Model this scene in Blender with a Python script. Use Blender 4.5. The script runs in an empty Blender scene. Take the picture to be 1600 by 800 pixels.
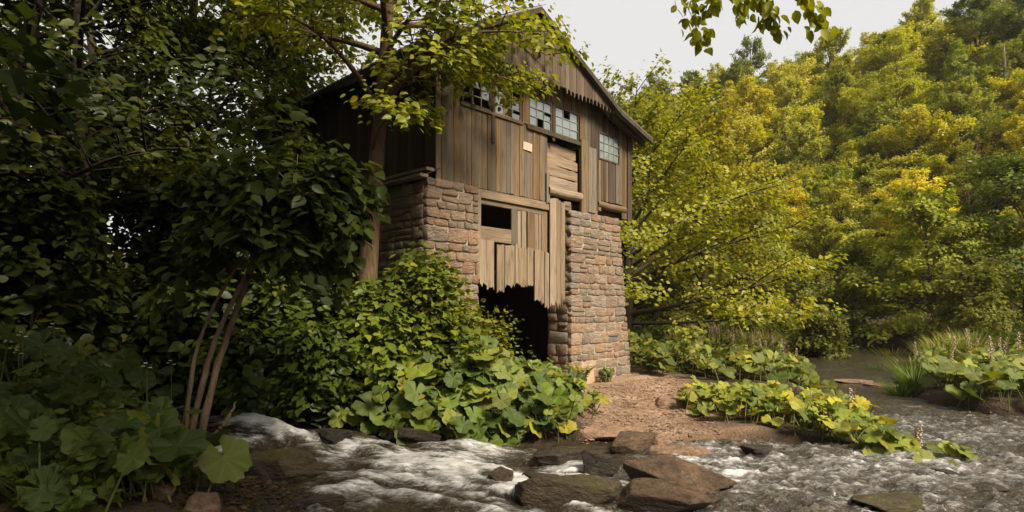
import bpy, math
import numpy as np
from mathutils import Matrix, Vector

# ------------------------------------------------------------------ camera, sky, sun, exposure
S = bpy.context.scene
C = S.collection
FPX, CAM_H, HZ = 920.0, 1.9, 480.0            # focal length in photo pixels, eye height, horizon row
cam_d = bpy.data.cameras.new('camera')
cam = bpy.data.objects.new('camera', cam_d); C.objects.link(cam)
cam.location = (0, 0, CAM_H); cam.rotation_euler = (math.radians(90), 0, 0)
cam_d.sensor_width = 36.0; cam_d.lens = 36.0 * FPX / 1600.0
cam_d.shift_y = (HZ - 400.0) / 1600.0
cam_d.clip_start = 0.05; cam_d.clip_end = 2000
S.camera = cam

SUN_EL, SUN_AZ = math.radians(47), math.radians(136)   # azimuth clockwise from +Y
wd = bpy.data.worlds.new('World'); S.world = wd; wd.use_nodes = True
nt = wd.node_tree; nt.nodes.clear()
sky = nt.nodes.new('ShaderNodeTexSky'); sky.sky_type = 'NISHITA'; sky.sun_disc = False
sky.sun_elevation = SUN_EL; sky.sun_rotation = SUN_AZ; sky.dust_density = 4.0; sky.air_density = 1.0
mx = nt.nodes.new('ShaderNodeMix'); mx.data_type = 'RGBA'
mx.inputs['Factor'].default_value = 0.93               # thin even overcast in front of the blue
nt.links.new(sky.outputs[0], mx.inputs['A'])
mx.inputs['B'].default_value = (4.7, 4.63, 4.52, 1)
bg = nt.nodes.new('ShaderNodeBackground'); bg.inputs['Strength'].default_value = 0.1
ow = nt.nodes.new('ShaderNodeOutputWorld')
nt.links.new(mx.outputs['Result'], bg.inputs['Color']); nt.links.new(bg.outputs[0], ow.inputs[0])
sun_d = bpy.data.lights.new('sun', 'SUN'); sun_d.energy = 5.0; sun_d.angle = math.radians(18)
sun_d.color = (1.0, 0.89, 0.72)
sun = bpy.data.objects.new('sun', sun_d); C.objects.link(sun)
sdir = Vector((math.sin(SUN_AZ) * math.cos(SUN_EL), math.cos(SUN_AZ) * math.cos(SUN_EL), math.sin(SUN_EL)))
sun.rotation_euler = sdir.to_track_quat('Z', 'Y').to_euler(); sun.location = (20, -5, 30)
vs = S.view_settings; vs.view_transform = 'Standard'; vs.look = 'None'; vs.exposure = 0.85; vs.gamma = 1.0
vs.use_curve_mapping = False
S.render.engine = 'CYCLES'
S.cycles.use_denoising = True
S.cycles.max_bounces = 6; S.cycles.diffuse_bounces = 3; S.cycles.glossy_bounces = 3
S.cycles.transmission_bounces = 4; S.cycles.transparent_max_bounces = 8
S.cycles.caustics_reflective = False; S.cycles.caustics_refractive = False

# ------------------------------------------------------------------ numeric helpers
def rng(seed): return np.random.default_rng(seed)
def nrm(v):
    v = np.asarray(v, float); return v / np.maximum(np.linalg.norm(v, axis=-1, keepdims=True), 1e-9)
def sstep(a, b, x):
    t = np.clip((x - a) / (b - a), 0, 1); return t * t * (3 - 2 * t)
_P = rng(7).permutation(512)
_P = np.concatenate([_P, _P, _P])
_GV = rng(8).uniform(-1, 1, 2048)
def vnoise(x, y, z=0.0):
    x, y, z = np.broadcast_arrays(np.asarray(x, float), np.asarray(y, float), np.asarray(z, float))
    xi, yi, zi = np.floor(x).astype(int), np.floor(y).astype(int), np.floor(z).astype(int)
    fx, fy, fz = x - xi, y - yi, z - zi
    fx = fx * fx * (3 - 2 * fx); fy = fy * fy * (3 - 2 * fy); fz = fz * fz * (3 - 2 * fz)
    def hsh(a, b, c): return _GV[_P[_P[_P[a & 511] + (b & 511)] + (c & 511)]]
    r = 0
    for dx in (0, 1):
        for dy in (0, 1):
            for dz in (0, 1):
                w = (fx if dx else 1 - fx) * (fy if dy else 1 - fy) * (fz if dz else 1 - fz)
                r = r + w * hsh(xi + dx, yi + dy, zi + dz)
    return r
def fbm(x, y, z=0.0, o=4):
    r, a, f = 0, 1, 1
    for i in range(o):
        r = r + a * vnoise(np.asarray(x) * f + 17.3 * i, np.asarray(y) * f - 9.1 * i, np.asarray(z) * f); a *= .5; f *= 2.03
    return r

# ------------------------------------------------------------------ object helpers
WM = {}
def mesh_np(name, V, F, smooth=False, attrs=None, mats=(), midx=None):
    """V (n,3); F an (m,k) array or a list of such arrays."""
    me = bpy.data.meshes.new(name)
    Fs = F if isinstance(F, list) else [F]
    Fs = [np.asarray(f, np.int32) for f in Fs if len(f)]
    V = np.asarray(V, np.float32)
    tot = np.concatenate([np.full(len(f), f.shape[1], np.int32) for f in Fs])
    idx = np.concatenate([f.ravel() for f in Fs])
    st = np.concatenate([[0], np.cumsum(tot)[:-1]]).astype(np.int32)
    me.vertices.add(len(V)); me.vertices.foreach_set('co', V.ravel())
    me.loops.add(len(idx)); me.loops.foreach_set('vertex_index', idx)
    me.polygons.add(len(tot)); me.polygons.foreach_set('loop_start', st); me.polygons.foreach_set('loop_total', tot)
    me.polygons.foreach_set('use_smooth', np.full(len(tot), bool(smooth)))
    for m in mats: me.materials.append(m)
    if midx is not None: me.polygons.foreach_set('material_index', np.asarray(midx, np.int32))
    me.update(calc_edges=True)
    for k, a in (attrs or {}).items():
        at = me.attributes.new(k, 'FLOAT', 'POINT'); at.data.foreach_set('value', np.asarray(a, np.float32).ravel())
    return me
def put(name, me, M=None, parent=None, color=None):
    o = bpy.data.objects.new(name, me); C.objects.link(o)
    M = Matrix.Identity(4) if M is None else M
    if parent is not None:
        o.parent = parent; o.matrix_parent_inverse = WM[parent.name].inverted()
    o.matrix_basis = M; WM[o.name] = M.copy()
    if color is not None: o.color = (*color, 1)
    return o
def tag(o, label, cat, group=None, kind=None):
    o['label'] = label
    if cat: o['category'] = cat
    if group: o['group'] = group
    if kind: o['kind'] = kind
    return o
def empty(name, loc): return put(name, None, Matrix.Translation(Vector(loc)))
def basis(o, ax, ay, az, sc=(1, 1, 1)):
    M = Matrix.Identity(4)
    for i, (a, s) in enumerate(zip((ax, ay, az), sc)):
        for r in range(3): M[r][i] = float(a[r]) * s
    for r in range(3): M[r][3] = float(o[r])
    return M
BOXF = np.array([[0, 2, 3, 1], [4, 5, 7, 6], [0, 1, 5, 4], [2, 6, 7, 3], [0, 4, 6, 2], [1, 3, 7, 5]])
def box_v(a, b):
    return np.array([[x, y, z] for z in (a[2], b[2]) for y in (a[1], b[1]) for x in (a[0], b[0])], float)
class MB:
    def __init__(s): s.V = []; s.F = {}; s.n = 0
    def add(s, V, F):
        V = np.asarray(V, float)
        for f in (F if isinstance(F, list) else [F]):
            f = np.asarray(f)
            if len(f): s.F.setdefault(f.shape[1], []).append(f + s.n)
        s.V.append(V); s.n += len(V)
    def box(s, a, b): s.add(box_v(a, b), BOXF)
    def tube(s, P, R, k=6, cap=True):
        V, F = tube(P, R, k); s.add(V, F)
        if cap:
            c = np.arange(k)[::-1][None]; s.F.setdefault(k, []).append(c + s.n - len(V))
            s.F[k].append(np.arange(k)[None] + s.n - k)
    def mesh(s, name, mat, smooth=False, attrs=None):
        return mesh_np(name, np.concatenate(s.V), [np.concatenate(f) for f in s.F.values()], smooth, attrs, (mat,))
def tube(P, R, k=6):
    P = np.asarray(P, float); R = np.broadcast_to(np.asarray(R, float), (len(P),))
    T = nrm(np.gradient(P, axis=0)); ref = np.array([.31, .17, .93]); ref = np.where(np.abs(T @ ref)[:, None] > .95, [1., 0, 0], ref)
    A = nrm(np.cross(T, ref)); B = np.cross(T, A)
    th = np.arange(k) / k * 2 * math.pi
    V = P[:, None] + R[:, None, None] * (np.cos(th)[None, :, None] * A[:, None] + np.sin(th)[None, :, None] * B[:, None])
    i = np.arange(len(P) - 1)[:, None] * k; j = np.arange(k)[None]; j2 = (j + 1) % k
    F = np.stack([i + j, i + j2, i + k + j2, i + k + j], -1).reshape(-1, 4)
    return V.reshape(-1, 3), F

# ------------------------------------------------------------------ materials
def mat_new(name):
    m = bpy.data.materials.new(name); m.use_nodes = True
    t = m.node_tree; t.nodes.clear()
    return m, t, t.nodes, t.links
def N(t, kind, **kw):
    n = t.nodes.new('ShaderNode' + kind)
    for k, v in kw.items():
        if hasattr(n, k): setattr(n, k, v)
        else: n.inputs[k.replace('_', ' ')].default_value = v
    return n
def ramp(t, stops, src=None, interp='LINEAR'):
    r = t.nodes.new('ShaderNodeValToRGB'); e = r.color_ramp.elements; r.color_ramp.interpolation = interp
    while len(e) < len(stops): e.new(0.5)
    for s, (p, c) in zip(e, stops):
        s.position = p; s.color = (*c, 1) if len(c) == 3 else c
    if src is not None: t.links.new(src, r.inputs[0])
    return r
def mixc(t, fac, a, b, blend='MIX'):
    m = t.nodes.new('ShaderNodeMix'); m.data_type = 'RGBA'; m.blend_type = blend
    for s, v in (('Factor', fac), ('A', a), ('B', b)):
        i = m.inputs[s]
        if hasattr(v, 'is_linked') or hasattr(v, 'links'): t.links.new(v, i)
        else: i.default_value = v if s == 'Factor' else ((*v, 1) if len(v) == 3 else v)
    return m.outputs['Result']
def math_(t, op, a, b=None, clamp=False):
    m = t.nodes.new('ShaderNodeMath'); m.operation = op; m.use_clamp = clamp
    for i, v in enumerate((a, b)):
        if v is None: continue
        if hasattr(v, 'links'): t.links.new(v, m.inputs[i])
        else: m.inputs[i].default_value = v
    return m.outputs[0]
def principled(t, col, rough, spec=.3, bump=None, bstr=.5, bdist=.02):
    p = t.nodes.new('ShaderNodeBsdfPrincipled')
    for s, v in (('Base Color', col), ('Roughness', rough)):
        if hasattr(v, 'links'): t.links.new(v, p.inputs[s])
        else: p.inputs[s].default_value = (*v, 1) if s == 'Base Color' else v
    p.inputs['Specular IOR Level'].default_value = spec
    if bump is not None:
        b = t.nodes.new('ShaderNodeBump'); b.inputs['Strength'].default_value = bstr; b.inputs['Distance'].default_value = bdist
        t.links.new(bump, b.inputs['Height']); t.links.new(b.outputs[0], p.inputs['Normal'])
    return p
def out(t, sh):
    o = t.nodes.new('ShaderNodeOutputMaterial'); t.links.new(sh, o.inputs[0])

def coords(t, scale=(1, 1, 1), kind='Object', rand=True):
    tc = t.nodes.new('ShaderNodeTexCoord'); mp = t.nodes.new('ShaderNodeMapping'); mp.inputs['Scale'].default_value = scale
    src = tc.outputs[kind]
    if kind == 'World':
        pass
    if rand:
        oi = t.nodes.new('ShaderNodeObjectInfo'); vm = t.nodes.new('ShaderNodeVectorMath'); vm.operation = 'MULTIPLY_ADD'
        t.links.new(oi.outputs['Random'], vm.inputs[0]); vm.inputs[1].default_value = (37, 91, 53)
        t.links.new(src, vm.inputs[2]); src = vm.outputs[0]
    t.links.new(src, mp.inputs['Vector']); return mp.outputs[0]
def noise(t, vec, scale=5., detail=4., rough=.55, dist=0.):
    n = t.nodes.new('ShaderNodeTexNoise'); n.inputs['Scale'].default_value = scale; n.inputs['Detail'].default_value = detail
    n.inputs['Roughness'].default_value = rough; n.inputs['Distortion'].default_value = dist
    t.links.new(vec, n.inputs['Vector']); return n.outputs['Fac']

def leaf_mat(name, trans=.42, gloss=.05, grough=.42, warm=(1.12, 1.15, .38), vein=False):
    """colour = object colour, varied per leaf (attribute rnd) and per object."""
    m, t, ns, L = mat_new(name)
    oi = ns.new('ShaderNodeObjectInfo'); at = ns.new('ShaderNodeAttribute'); at.attribute_name = 'rnd'
    r = ramp(t, [(0, (.5, .6, .55)), (.45, (.92, .96, .9)), (.8, (1.15, 1.12, .85)), (.96, (1.4, 1.28, .75)), (1, (1.75, 1.3, .6))], at.outputs['Fac'])
    col = mixc(t, 1., oi.outputs['Color'], r.outputs[0], 'MULTIPLY')
    hs = ns.new('ShaderNodeHueSaturation'); L.new(col, hs.inputs['Color'])
    L.new(math_(t, 'MULTIPLY_ADD', oi.outputs['Random'], .5), hs.inputs['Value'])
    hs.inputs['Value'].links[0].from_node.inputs[2].default_value = .78
    L.new(math_(t, 'MULTIPLY_ADD', oi.outputs['Random'], -.03), hs.inputs['Hue'])
    hs.inputs['Hue'].links[0].from_node.inputs[2].default_value = .515
    col = hs.outputs[0]
    if vein:
        av = ns.new('ShaderNodeAttribute'); av.attribute_name = 'vein'
        nv = noise(t, coords(t), 9, 4, .6)
        col = mixc(t, math_(t, 'MULTIPLY', av.outputs['Fac'], .12), col, mixc(t, .5, col, (.42, .45, .2)))
        col = mixc(t, math_(t, 'MULTIPLY', ramp(t, [(.42, (0,) * 3), (.75, (1,) * 3)], nv).outputs[0], .45), col, mixc(t, 1., col, (1.5, 1.25, .7), 'MULTIPLY'))
    d = ns.new('ShaderNodeBsdfDiffuse'); L.new(col, d.inputs[0])
    tr = ns.new('ShaderNodeBsdfTranslucent'); L.new(mixc(t, 1., col, warm, 'MULTIPLY'), tr.inputs[0])
    g = ns.new('ShaderNodeBsdfGlossy'); g.inputs['Roughness'].default_value = grough; g.inputs[0].default_value = (.8, .85, .8, 1)
    if vein:
        b = ns.new('ShaderNodeBump'); b.inputs['Strength'].default_value = .35; b.inputs['Distance'].default_value = .02
        L.new(noise(t, coords(t), 22, 3, .6), b.inputs['Height'])
        for q in (d, g): L.new(b.outputs[0], q.inputs['Normal'])
    a = ns.new('ShaderNodeMixShader'); a.inputs[0].default_value = trans; L.new(d.outputs[0], a.inputs[1]); L.new(tr.outputs[0], a.inputs[2])
    lw = ns.new('ShaderNodeLayerWeight'); lw.inputs['Blend'].default_value = .25
    f = math_(t, 'MULTIPLY_ADD', lw.outputs['Fresnel'], gloss * 2.5); f.node.inputs[2].default_value = gloss * .6
    b2 = ns.new('ShaderNodeMixShader'); L.new(f, b2.inputs[0]); L.new(a.outputs[0], b2.inputs[1]); L.new(g.outputs[0], b2.inputs[2])
    out(t, b2.outputs[0]); return m
M_LEAF = leaf_mat('leaf_broad', .45, .022); M_LEAF_FAR = leaf_mat('leaf_far', .46, .02, .6)
M_BUTTER = leaf_mat('leaf_butterbur', .3, .03, .45, (1.15, 1.15, .35), vein=True)

def bark_mat(name, c1, c2, scale=(9, 9, 1.6)):
    m, t, ns, L = mat_new(name)
    n1 = noise(t, coords(t, scale), 3, 6, .65, .6); n2 = noise(t, coords(t, (1, 1, 1)), 1.7, 3)
    col = ramp(t, [(.25, c1), (.7, c2)], n1).outputs[0]
    col = mixc(t, math_(t, 'MULTIPLY', ramp(t, [(.5, (0,) * 3), (.72, (1,) * 3)], n2).outputs[0], .35), col, (.07, .08, .03))
    out(t, principled(t, col, .9, .15, n1, .9, .03).outputs[0]); return m
M_BARK = bark_mat('bark_brown', (.05, .03, .018), (.2, .125, .07))
M_BARK_D = bark_mat('bark_dark', (.025, .02, .014), (.085, .065, .045))
M_TWIG = bark_mat('bark_sapling', (.07, .045, .028), (.2, .14, .09), (6, 6, 1.2))

def wood_mat(name, cols, gscale=1.0, rough=.88):
    """weathered board: colour picked per board, grain along local z."""
    m, t, ns, L = mat_new(name)
    oi = ns.new('ShaderNodeObjectInfo')
    base = ramp(t, [(i / max(1, len(cols) - 1), c) for i, c in enumerate(cols)], oi.outputs['Random']).outputs[0]
    g1 = noise(t, coords(t, (26 * gscale, 26 * gscale, .9)), 1.6, 6, .68, .4)
    g2 = noise(t, coords(t, (7, 7, .6)), 1.3, 4, .6)
    g3 = noise(t, coords(t, (90, 90, 2.5)), 1.5, 3, .6)
    c = mixc(t, 1., base, ramp(t, [(.2, (.3, .27, .24)), (.5, (.95, .95, .95)), (.8, (1.55, 1.5, 1.45))], g1).outputs[0], 'MULTIPLY')
    c = mixc(t, math_(t, 'MULTIPLY', ramp(t, [(.42, (0,) * 3), (.68, (1,) * 3)], g2).outputs[0], .4), c, (.11, .092, .072))
    c = mixc(t, math_(t, 'MULTIPLY', ramp(t, [(.55, (0,) * 3), (.75, (1,) * 3)], noise(t, coords(t, (5, 5, 1.1)), 1.9, 5, .6)).outputs[0], .6), c, (.03, .022, .015))
    c = mixc(t, math_(t, 'MULTIPLY', ramp(t, [(.5, (0,) * 3), (.8, (1,) * 3)], g3).outputs[0], .5), c, mixc(t, .7, c, (.02, .015, .01)))
    h = math_(t, 'ADD', g1, math_(t, 'MULTIPLY', g3, .5))
    out(t, principled(t, c, rough, .15, h, .7, .012).outputs[0]); return m
M_WOOD = wood_mat('weathered_boards', [(.17, .104, .05), (.12, .084, .052), (.2, .126, .06), (.16, .13, .097), (.07, .05, .034), (.19, .11, .045), (.14, .102, .064), (.185, .152, .115)])
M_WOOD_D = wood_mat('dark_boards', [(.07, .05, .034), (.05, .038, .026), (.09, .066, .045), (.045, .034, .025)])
M_WOOD_G = wood_mat('gable_boards', [(.12, .085, .058), (.09, .065, .045), (.15, .115, .082), (.11, .075, .048)])
M_WOOD_L = wood_mat('pale_boards', [(.28, .2, .13), (.22, .155, .096), (.33, .255, .18), (.2, .14, .085)])

def stone_mat():
    m, t, ns, L = mat_new('pier_stone')
    oi = ns.new('ShaderNodeObjectInfo')
    base = ramp(t, [(0, (.39, .31, .235)), (.16, (.47, .32, .21)), (.3, (.32, .27, .21)), (.45, (.5, .315, .19)), (.58, (.41, .34, .265)), (.7, (.43, .265, .165)), (.82, (.28, .25, .21)), (.93, (.52, .35, .23)), (1, (.44, .35, .265))], oi.outputs['Random']).outputs[0]
    n1 = noise(t, coords(t, (1, 1, 1)), 1.3, 6, .65); n2 = noise(t, coords(t, (1, 1, 1)), 5, 5, .7)
    c = mixc(t, 1., base, ramp(t, [(.25, (.6, .57, .54)), (.5, (1, 1, 1)), (.75, (1.3, 1.27, 1.22))], n1).outputs[0], 'MULTIPLY')
    c = mixc(t, math_(t, 'MULTIPLY', ramp(t, [(.54, (0,) * 3), (.72, (1,) * 3)], n2).outputs[0], .45), c, (.14, .12, .1))
    out(t, principled(t, c, .9, .2, math_(t, 'ADD', n2, n1), .8, .25).outputs[0]); return m
M_STONE = stone_mat()
def simple_mat(name, c1, c2, scale, rough=.9, bstr=.5, bdist=.02, spec=.2, detail=6):
    m, t, ns, L = mat_new(name)
    n1 = noise(t, coords(t, rand=True), scale, detail, .65)
    n2 = noise(t, coords(t, rand=True), scale * .23, 4, .6)
    c = ramp(t, [(.3, c1), (.7, c2)], mixc(t, .45, n1, n2)).outputs[0]
    out(t, principled(t, c, rough, spec, n1, bstr, bdist).outputs[0]); return m
M_MORTAR = simple_mat('lime_mortar', (.27, .215, .15), (.4, .32, .235), 14)
M_PLASTER = simple_mat('cracked_render', (.33, .2, .125), (.46, .33, .23), 6)
M_ROOF = simple_mat('roof_sheet', (.16, .165, .17), (.3, .31, .32), 3, .55)
M_CLOTH = simple_mat('torn_curtain', (.3, .17, .1), (.42, .28, .18), 6)
M_METAL = simple_mat('muntin_paint', (.3, .3, .28), (.16, .14, .11), 20)

def glass_mat():
    m, t, ns, L = mat_new('dusty_glass')
    n1 = noise(t, coords(t), 4, 5, .6)
    d = ns.new('ShaderNodeBsdfDiffuse'); L.new(ramp(t, [(.3, (.17, .21, .2)), (.7, (.36, .41, .39))], n1).outputs[0], d.inputs[0])
    g = ns.new('ShaderNodeBsdfGlossy'); g.inputs['Roughness'].default_value = .06; g.inputs[0].default_value = (.9, .95, 1, 1)
    tr = ns.new('ShaderNodeBsdfTransparent'); tr.inputs[0].default_value = (.8, .88, .86, 1)
    a = ns.new('ShaderNodeMixShader'); L.new(ramp(t, [(.3, (.25,) * 3), (.7, (.5,) * 3)], n1).outputs[0], a.inputs[0]); L.new(d.outputs[0], a.inputs[1]); L.new(tr.outputs[0], a.inputs[2])
    lw = ns.new('ShaderNodeFresnel'); lw.inputs[0].default_value = 1.5
    b = ns.new('ShaderNodeMixShader'); L.new(math_(t, 'ADD', lw.outputs[0], .1), b.inputs[0]); L.new(a.outputs[0], b.inputs[1]); L.new(g.outputs[0], b.inputs[2])
    out(t, b.outputs[0]); return m
M_GLASS = glass_mat()
def sign_mat():
    m, t, ns, L = mat_new('faded_sign')
    v = coords(t, (1, 1, 1), rand=False)
    sx = ns.new('ShaderNodeSeparateXYZ'); L.new(v, sx.inputs[0])
    rows = math_(t, 'SINE', math_(t, 'MULTIPLY', sx.outputs['Z'], 150.))
    bl = noise(t, coords(t, (60, 60, 22), rand=False), 1.2, 3, .6)
    ink = math_(t, 'MULTIPLY', math_(t, 'GREATER_THAN', rows, .1), math_(t, 'GREATER_THAN', bl, .5))
    edge = math_(t, 'LESS_THAN', math_(t, 'ABSOLUTE', sx.outputs['X']), .105)
    c = mixc(t, math_(t, 'MULTIPLY', math_(t, 'MULTIPLY', ink, edge), .4), (.66, .4, .32), (.36, .14, .07))
    out(t, principled(t, c, .6, .3).outputs[0]); return m
M_SIGN = sign_mat()

def rock_mat(name, dark, mid, lite, moss=0.0, wet=.35):
    m, t, ns, L = mat_new(name)
    v = coords(t, (1, 1, 1)); n1 = noise(t, v, 2.2, 8, .68, .3); n2 = noise(t, coords(t, (1, 1, 3.5)), 4, 6, .65)
    c = ramp(t, [(.28, dark), (.5, mid), (.74, lite)], mixc(t, .5, n1, n2)).outputs[0]
    geo = ns.new('ShaderNodeNewGeometry'); sp = ns.new('ShaderNodeSeparateXYZ'); L.new(geo.outputs['Normal'], sp.inputs[0])
    if moss:
        f = math_(t, 'MULTIPLY', ramp(t, [(.25, (0,) * 3), (.8, (1,) * 3)], sp.outputs['Z']).outputs[0], ramp(t, [(.5 - moss * .3, (0,) * 3), (.62 - moss * .2, (1,) * 3)], noise(t, v, 3.3, 6, .7)).outputs[0])
        c = mixc(t, f, c, mixc(t, n1, (.03, .03, .007), (.1, .085, .016)))
    n4 = noise(t, coords(t, (1, 1, 2.2)), 13, 8, .72, .4)
    c = mixc(t, 1., c, ramp(t, [(.3, (.35, .33, .3)), (.5, (1, 1, 1)), (.72, (1.5, 1.45, 1.4))], n4).outputs[0], 'MULTIPLY')
    r = ramp(t, [(.35, (wet,) * 3), (.65, (.8,) * 3)], n1).outputs[0]
    out(t, principled(t, c, r, .4, math_(t, 'ADD', math_(t, 'ADD', n1, n2), math_(t, 'MULTIPLY', n4, .7)), 1., .09).outputs[0]); return m
M_ROCK = rock_mat('river_rock', (.022, .015, .01), (.09, .055, .03), (.2, .125, .065))
M_ROCK_M = rock_mat('mossy_rock', (.018, .013, .009), (.06, .042, .022), (.13, .09, .045), moss=.3)
M_ROCK_P = rock_mat('pale_rock', (.1, .06, .036), (.25, .15, .09), (.38, .25, .165), wet=.6)
M_ROCK_W = rock_mat('wet_rock', (.008, .006, .005), (.035, .024, .016), (.08, .055, .035), wet=.12)

def ground_mat():
    m, t, ns, L = mat_new('bank_ground')
    v = coords(t, rand=False)
    ga = ns.new('ShaderNodeAttribute'); ga.attribute_name = 'gravel'
    wa = ns.new('ShaderNodeAttribute'); wa.attribute_name = 'wet'
    vo = ns.new('ShaderNodeTexVoronoi'); vo.inputs['Scale'].default_value = 26; L.new(v, vo.inputs['Vector'])
    n1 = noise(t, v, 7, 7, .7); n2 = noise(t, v, 1.2, 5, .6); n3 = noise(t, v, 40, 4, .7)
    soil = ramp(t, [(.3, (.018, .012, .008)), (.5, (.045, .03, .018)), (.7, (.09, .055, .03))], mixc(t, .5, n1, n3)).outputs[0]
    soil = mixc(t, math_(t, 'MULTIPLY', ramp(t, [(.55, (0,) * 3), (.7, (1,) * 3)], n2).outputs[0], .7), soil, (.05, .06, .015))
    vc = ns.new('ShaderNodeSeparateColor'); L.new(vo.outputs['Color'], vc.inputs[0])
    grav = ramp(t, [(0, (.15, .095, .06)), (.4, (.27, .175, .115)), (.75, (.36, .25, .175)), (1, (.22, .18, .14))], mixc(t, .5, vc.outputs[0], n1)).outputs[0]
    grav = mixc(t, ramp(t, [(.38, (0,) * 3), (.66, (.75,) * 3)], n2).outputs[0], grav, mixc(t, n3, (.06, .04, .024), (.2, .13, .08)))
    c = mixc(t, ga.outputs['Fac'], soil, grav)
    c = mixc(t, math_(t, 'MULTIPLY', wa.outputs['Fac'], .75), c, mixc(t, 1., c, (.3, .26, .2), 'MULTIPLY'))
    h = math_(t, 'ADD', n1, math_(t, 'MULTIPLY', vo.outputs['Distance'], -.8))
    out(t, principled(t, c, .9, .2, h, .8, .03).outputs[0]); return m
M_GROUND = ground_mat()

def water_mat():
    m, t, ns, L = mat_new('stream_water')
    fa = ns.new('ShaderNodeAttribute'); fa.attribute_name = 'foam_sheen'
    ra = ns.new('ShaderNodeAttribute'); ra.attribute_name = 'rough'
    v = coords(t, (1, 1, 1), rand=False)
    vs_ = coords(t, (1, 1, 1), rand=False); rt = vs_.node; rt.inputs['Rotation'].default_value = (0, 0, .33); rt.inputs['Scale'].default_value = (2.2, 8.5, 5)
    n1 = noise(t, v, 9, 4, .6, .8); n2 = noise(t, vs_, 2.0, 5, .56, 1.0); n3 = noise(t, coords(t, (.9, 2.2, 1), rand=False), 12, 3, .6, .6); n5 = noise(t, coords(t, (1, 1.6, 1), rand=False), 13, 5, .62, 1.4)
    h = math_(t, 'ADD', math_(t, 'MULTIPLY', n3, 1.2), math_(t, 'MULTIPLY', n1, .6))
    bu = ns.new('ShaderNodeBump'); bu.inputs['Distance'].default_value = .035; L.new(math_(t, 'MULTIPLY', ra.outputs['Fac'], 1.), bu.inputs['Strength']); L.new(h, bu.inputs['Height'])
    bed = ramp(t, [(.3, (.016, .013, .009)), (.55, (.036, .028, .017)), (.8, (.075, .055, .03))], noise(t, v, 3.5, 5, .65)).outputs[0]
    p = principled(t, bed, .06, .5); p.inputs['IOR'].default_value = 1.33; L.new(bu.outputs[0], p.inputs['Normal'])
    ff = math_(t, 'ADD', fa.outputs['Fac'], math_(t, 'MULTIPLY', math_(t, 'SUBTRACT', mixc(t, .55, n2, n5), .5), 1.9))
    ff = ramp(t, [(.2, (.0,) * 3), (.46, (.13,) * 3), (.7, (.45,) * 3), (1., (.9,) * 3)], ff).outputs[0]
    fo = principled(t, ramp(t, [(.3, (.28, .27, .255)), (.7, (.66, .65, .635))], n2).outputs[0], .35, .4)
    mxs = ns.new('ShaderNodeMixShader'); L.new(ff, mxs.inputs[0]); L.new(p.outputs[0], mxs.inputs[1]); L.new(fo.outputs[0], mxs.inputs[2])
    out(t, mxs.outputs[0]); return m
M_WATER = water_mat()
M_PETAL = simple_mat('white_petals', (.5, .5, .46), (.7, .7, .66), 10)
M_SEED = simple_mat('tan_seed_head', (.3, .21, .14), (.55, .42, .32), 12)
M_STALK = simple_mat('red_stalk', (.1, .05, .03), (.16, .1, .05), 8)
M_GSTALK = simple_mat('green_stalk', (.07, .08, .02), (.15, .15, .05), 8)

# ------------------------------------------------------------------ terrain
LAND = np.array([
 (-3.6, 4.3, .5), (-2.8, 4.2, .35), (-4.5, 5.5, .7), (-6, 6, .95), (-3.2, 5.6, .38), (-2.4, 5.6, .16), (-1.8, 5.1, .08), (-2.6, 6.5, .2),
 (-3.6, 6.6, .4), (-4.6, 7.0, .6), (-6, 8.2, .95), (-8, 8, 1.2), (-1.6, 4.2, .12), (-3, 2, .6), (-6, 2, 1.0), (0, 1, .1), (4, 1, 0), (10, 1, .1), (0, -5, .8), (-8, -4, 1.6), (10, -6, .8),
 (-5.4, 9.6, 1.0), (-4.0, 9.3, .75), (-2.4, 8.9, .65), (-1.2, 8.4, .5), (-.2, 8.4, .5), (.7, 8.6, .22),
 (-2.2, 9.8, .95), (-3.6, 10.4, 1.1), (-.7, 9.3, .95), (.2, 9.5, .62), (.9, 9.8, .36), (1.3, 9.3, .18), (-1.3, 10, .95), (0, 10.7, .82), (.7, 11.5, .48),
 (1.3, 12.5, .26), (2.8, 13.9, .26), (1.7, 11.4, .26), (2.2, 10.4, .18), (2.5, 9.6, .1), (1.5, 8.9, .08), (3, 9.2, .07), (3.2, 11.6, .2), (3.7, 13, .26), (4, 15, .32),
 (3.3, 10.2, .13), (4.1, 9.5, .12), (4.8, 8.6, .1), (5.3, 7.8, .06),
 (4.5, 15.5, .32), (6, 14.5, .25), (7.3, 14.8, .16), (6, 19, .45), (4.5, 22, .8), (8, 19, .3), (9, 23, .5), (2.5, 18, .6), (0, 18, 1.2),
 (9.2, 11.8, .22), (9.2, 13.2, .16), (11, 12, .3), (12, 15, .35), (14, 18, .4), (10.5, 15, .2), (18, 18, .6), (20, 10, .8), (16, 12, .5),
 (-7, 12, 1.6), (-10, 15, 2.2), (-14, 20, 3.2), (-6, 17, 2.0), (-20, 10, 3.2), (-12, 6, 2.0), (-20, 30, 4.5), (-5, 30, 3.5), (-14, -2, 2.5), (-30, 30, 6),
 (11, 27, .8), (20, 28, .9), (27, 24, 1.2), (13, 22.5, .4), (8, 32, 1.2), (16, 33, 1.4), (24, 31, 1.6), (5.2, 9.2, .1), (4.6, 10.6, .12), (5.1, 10.2, .1), (3.6, 10.9, .14)])
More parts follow.
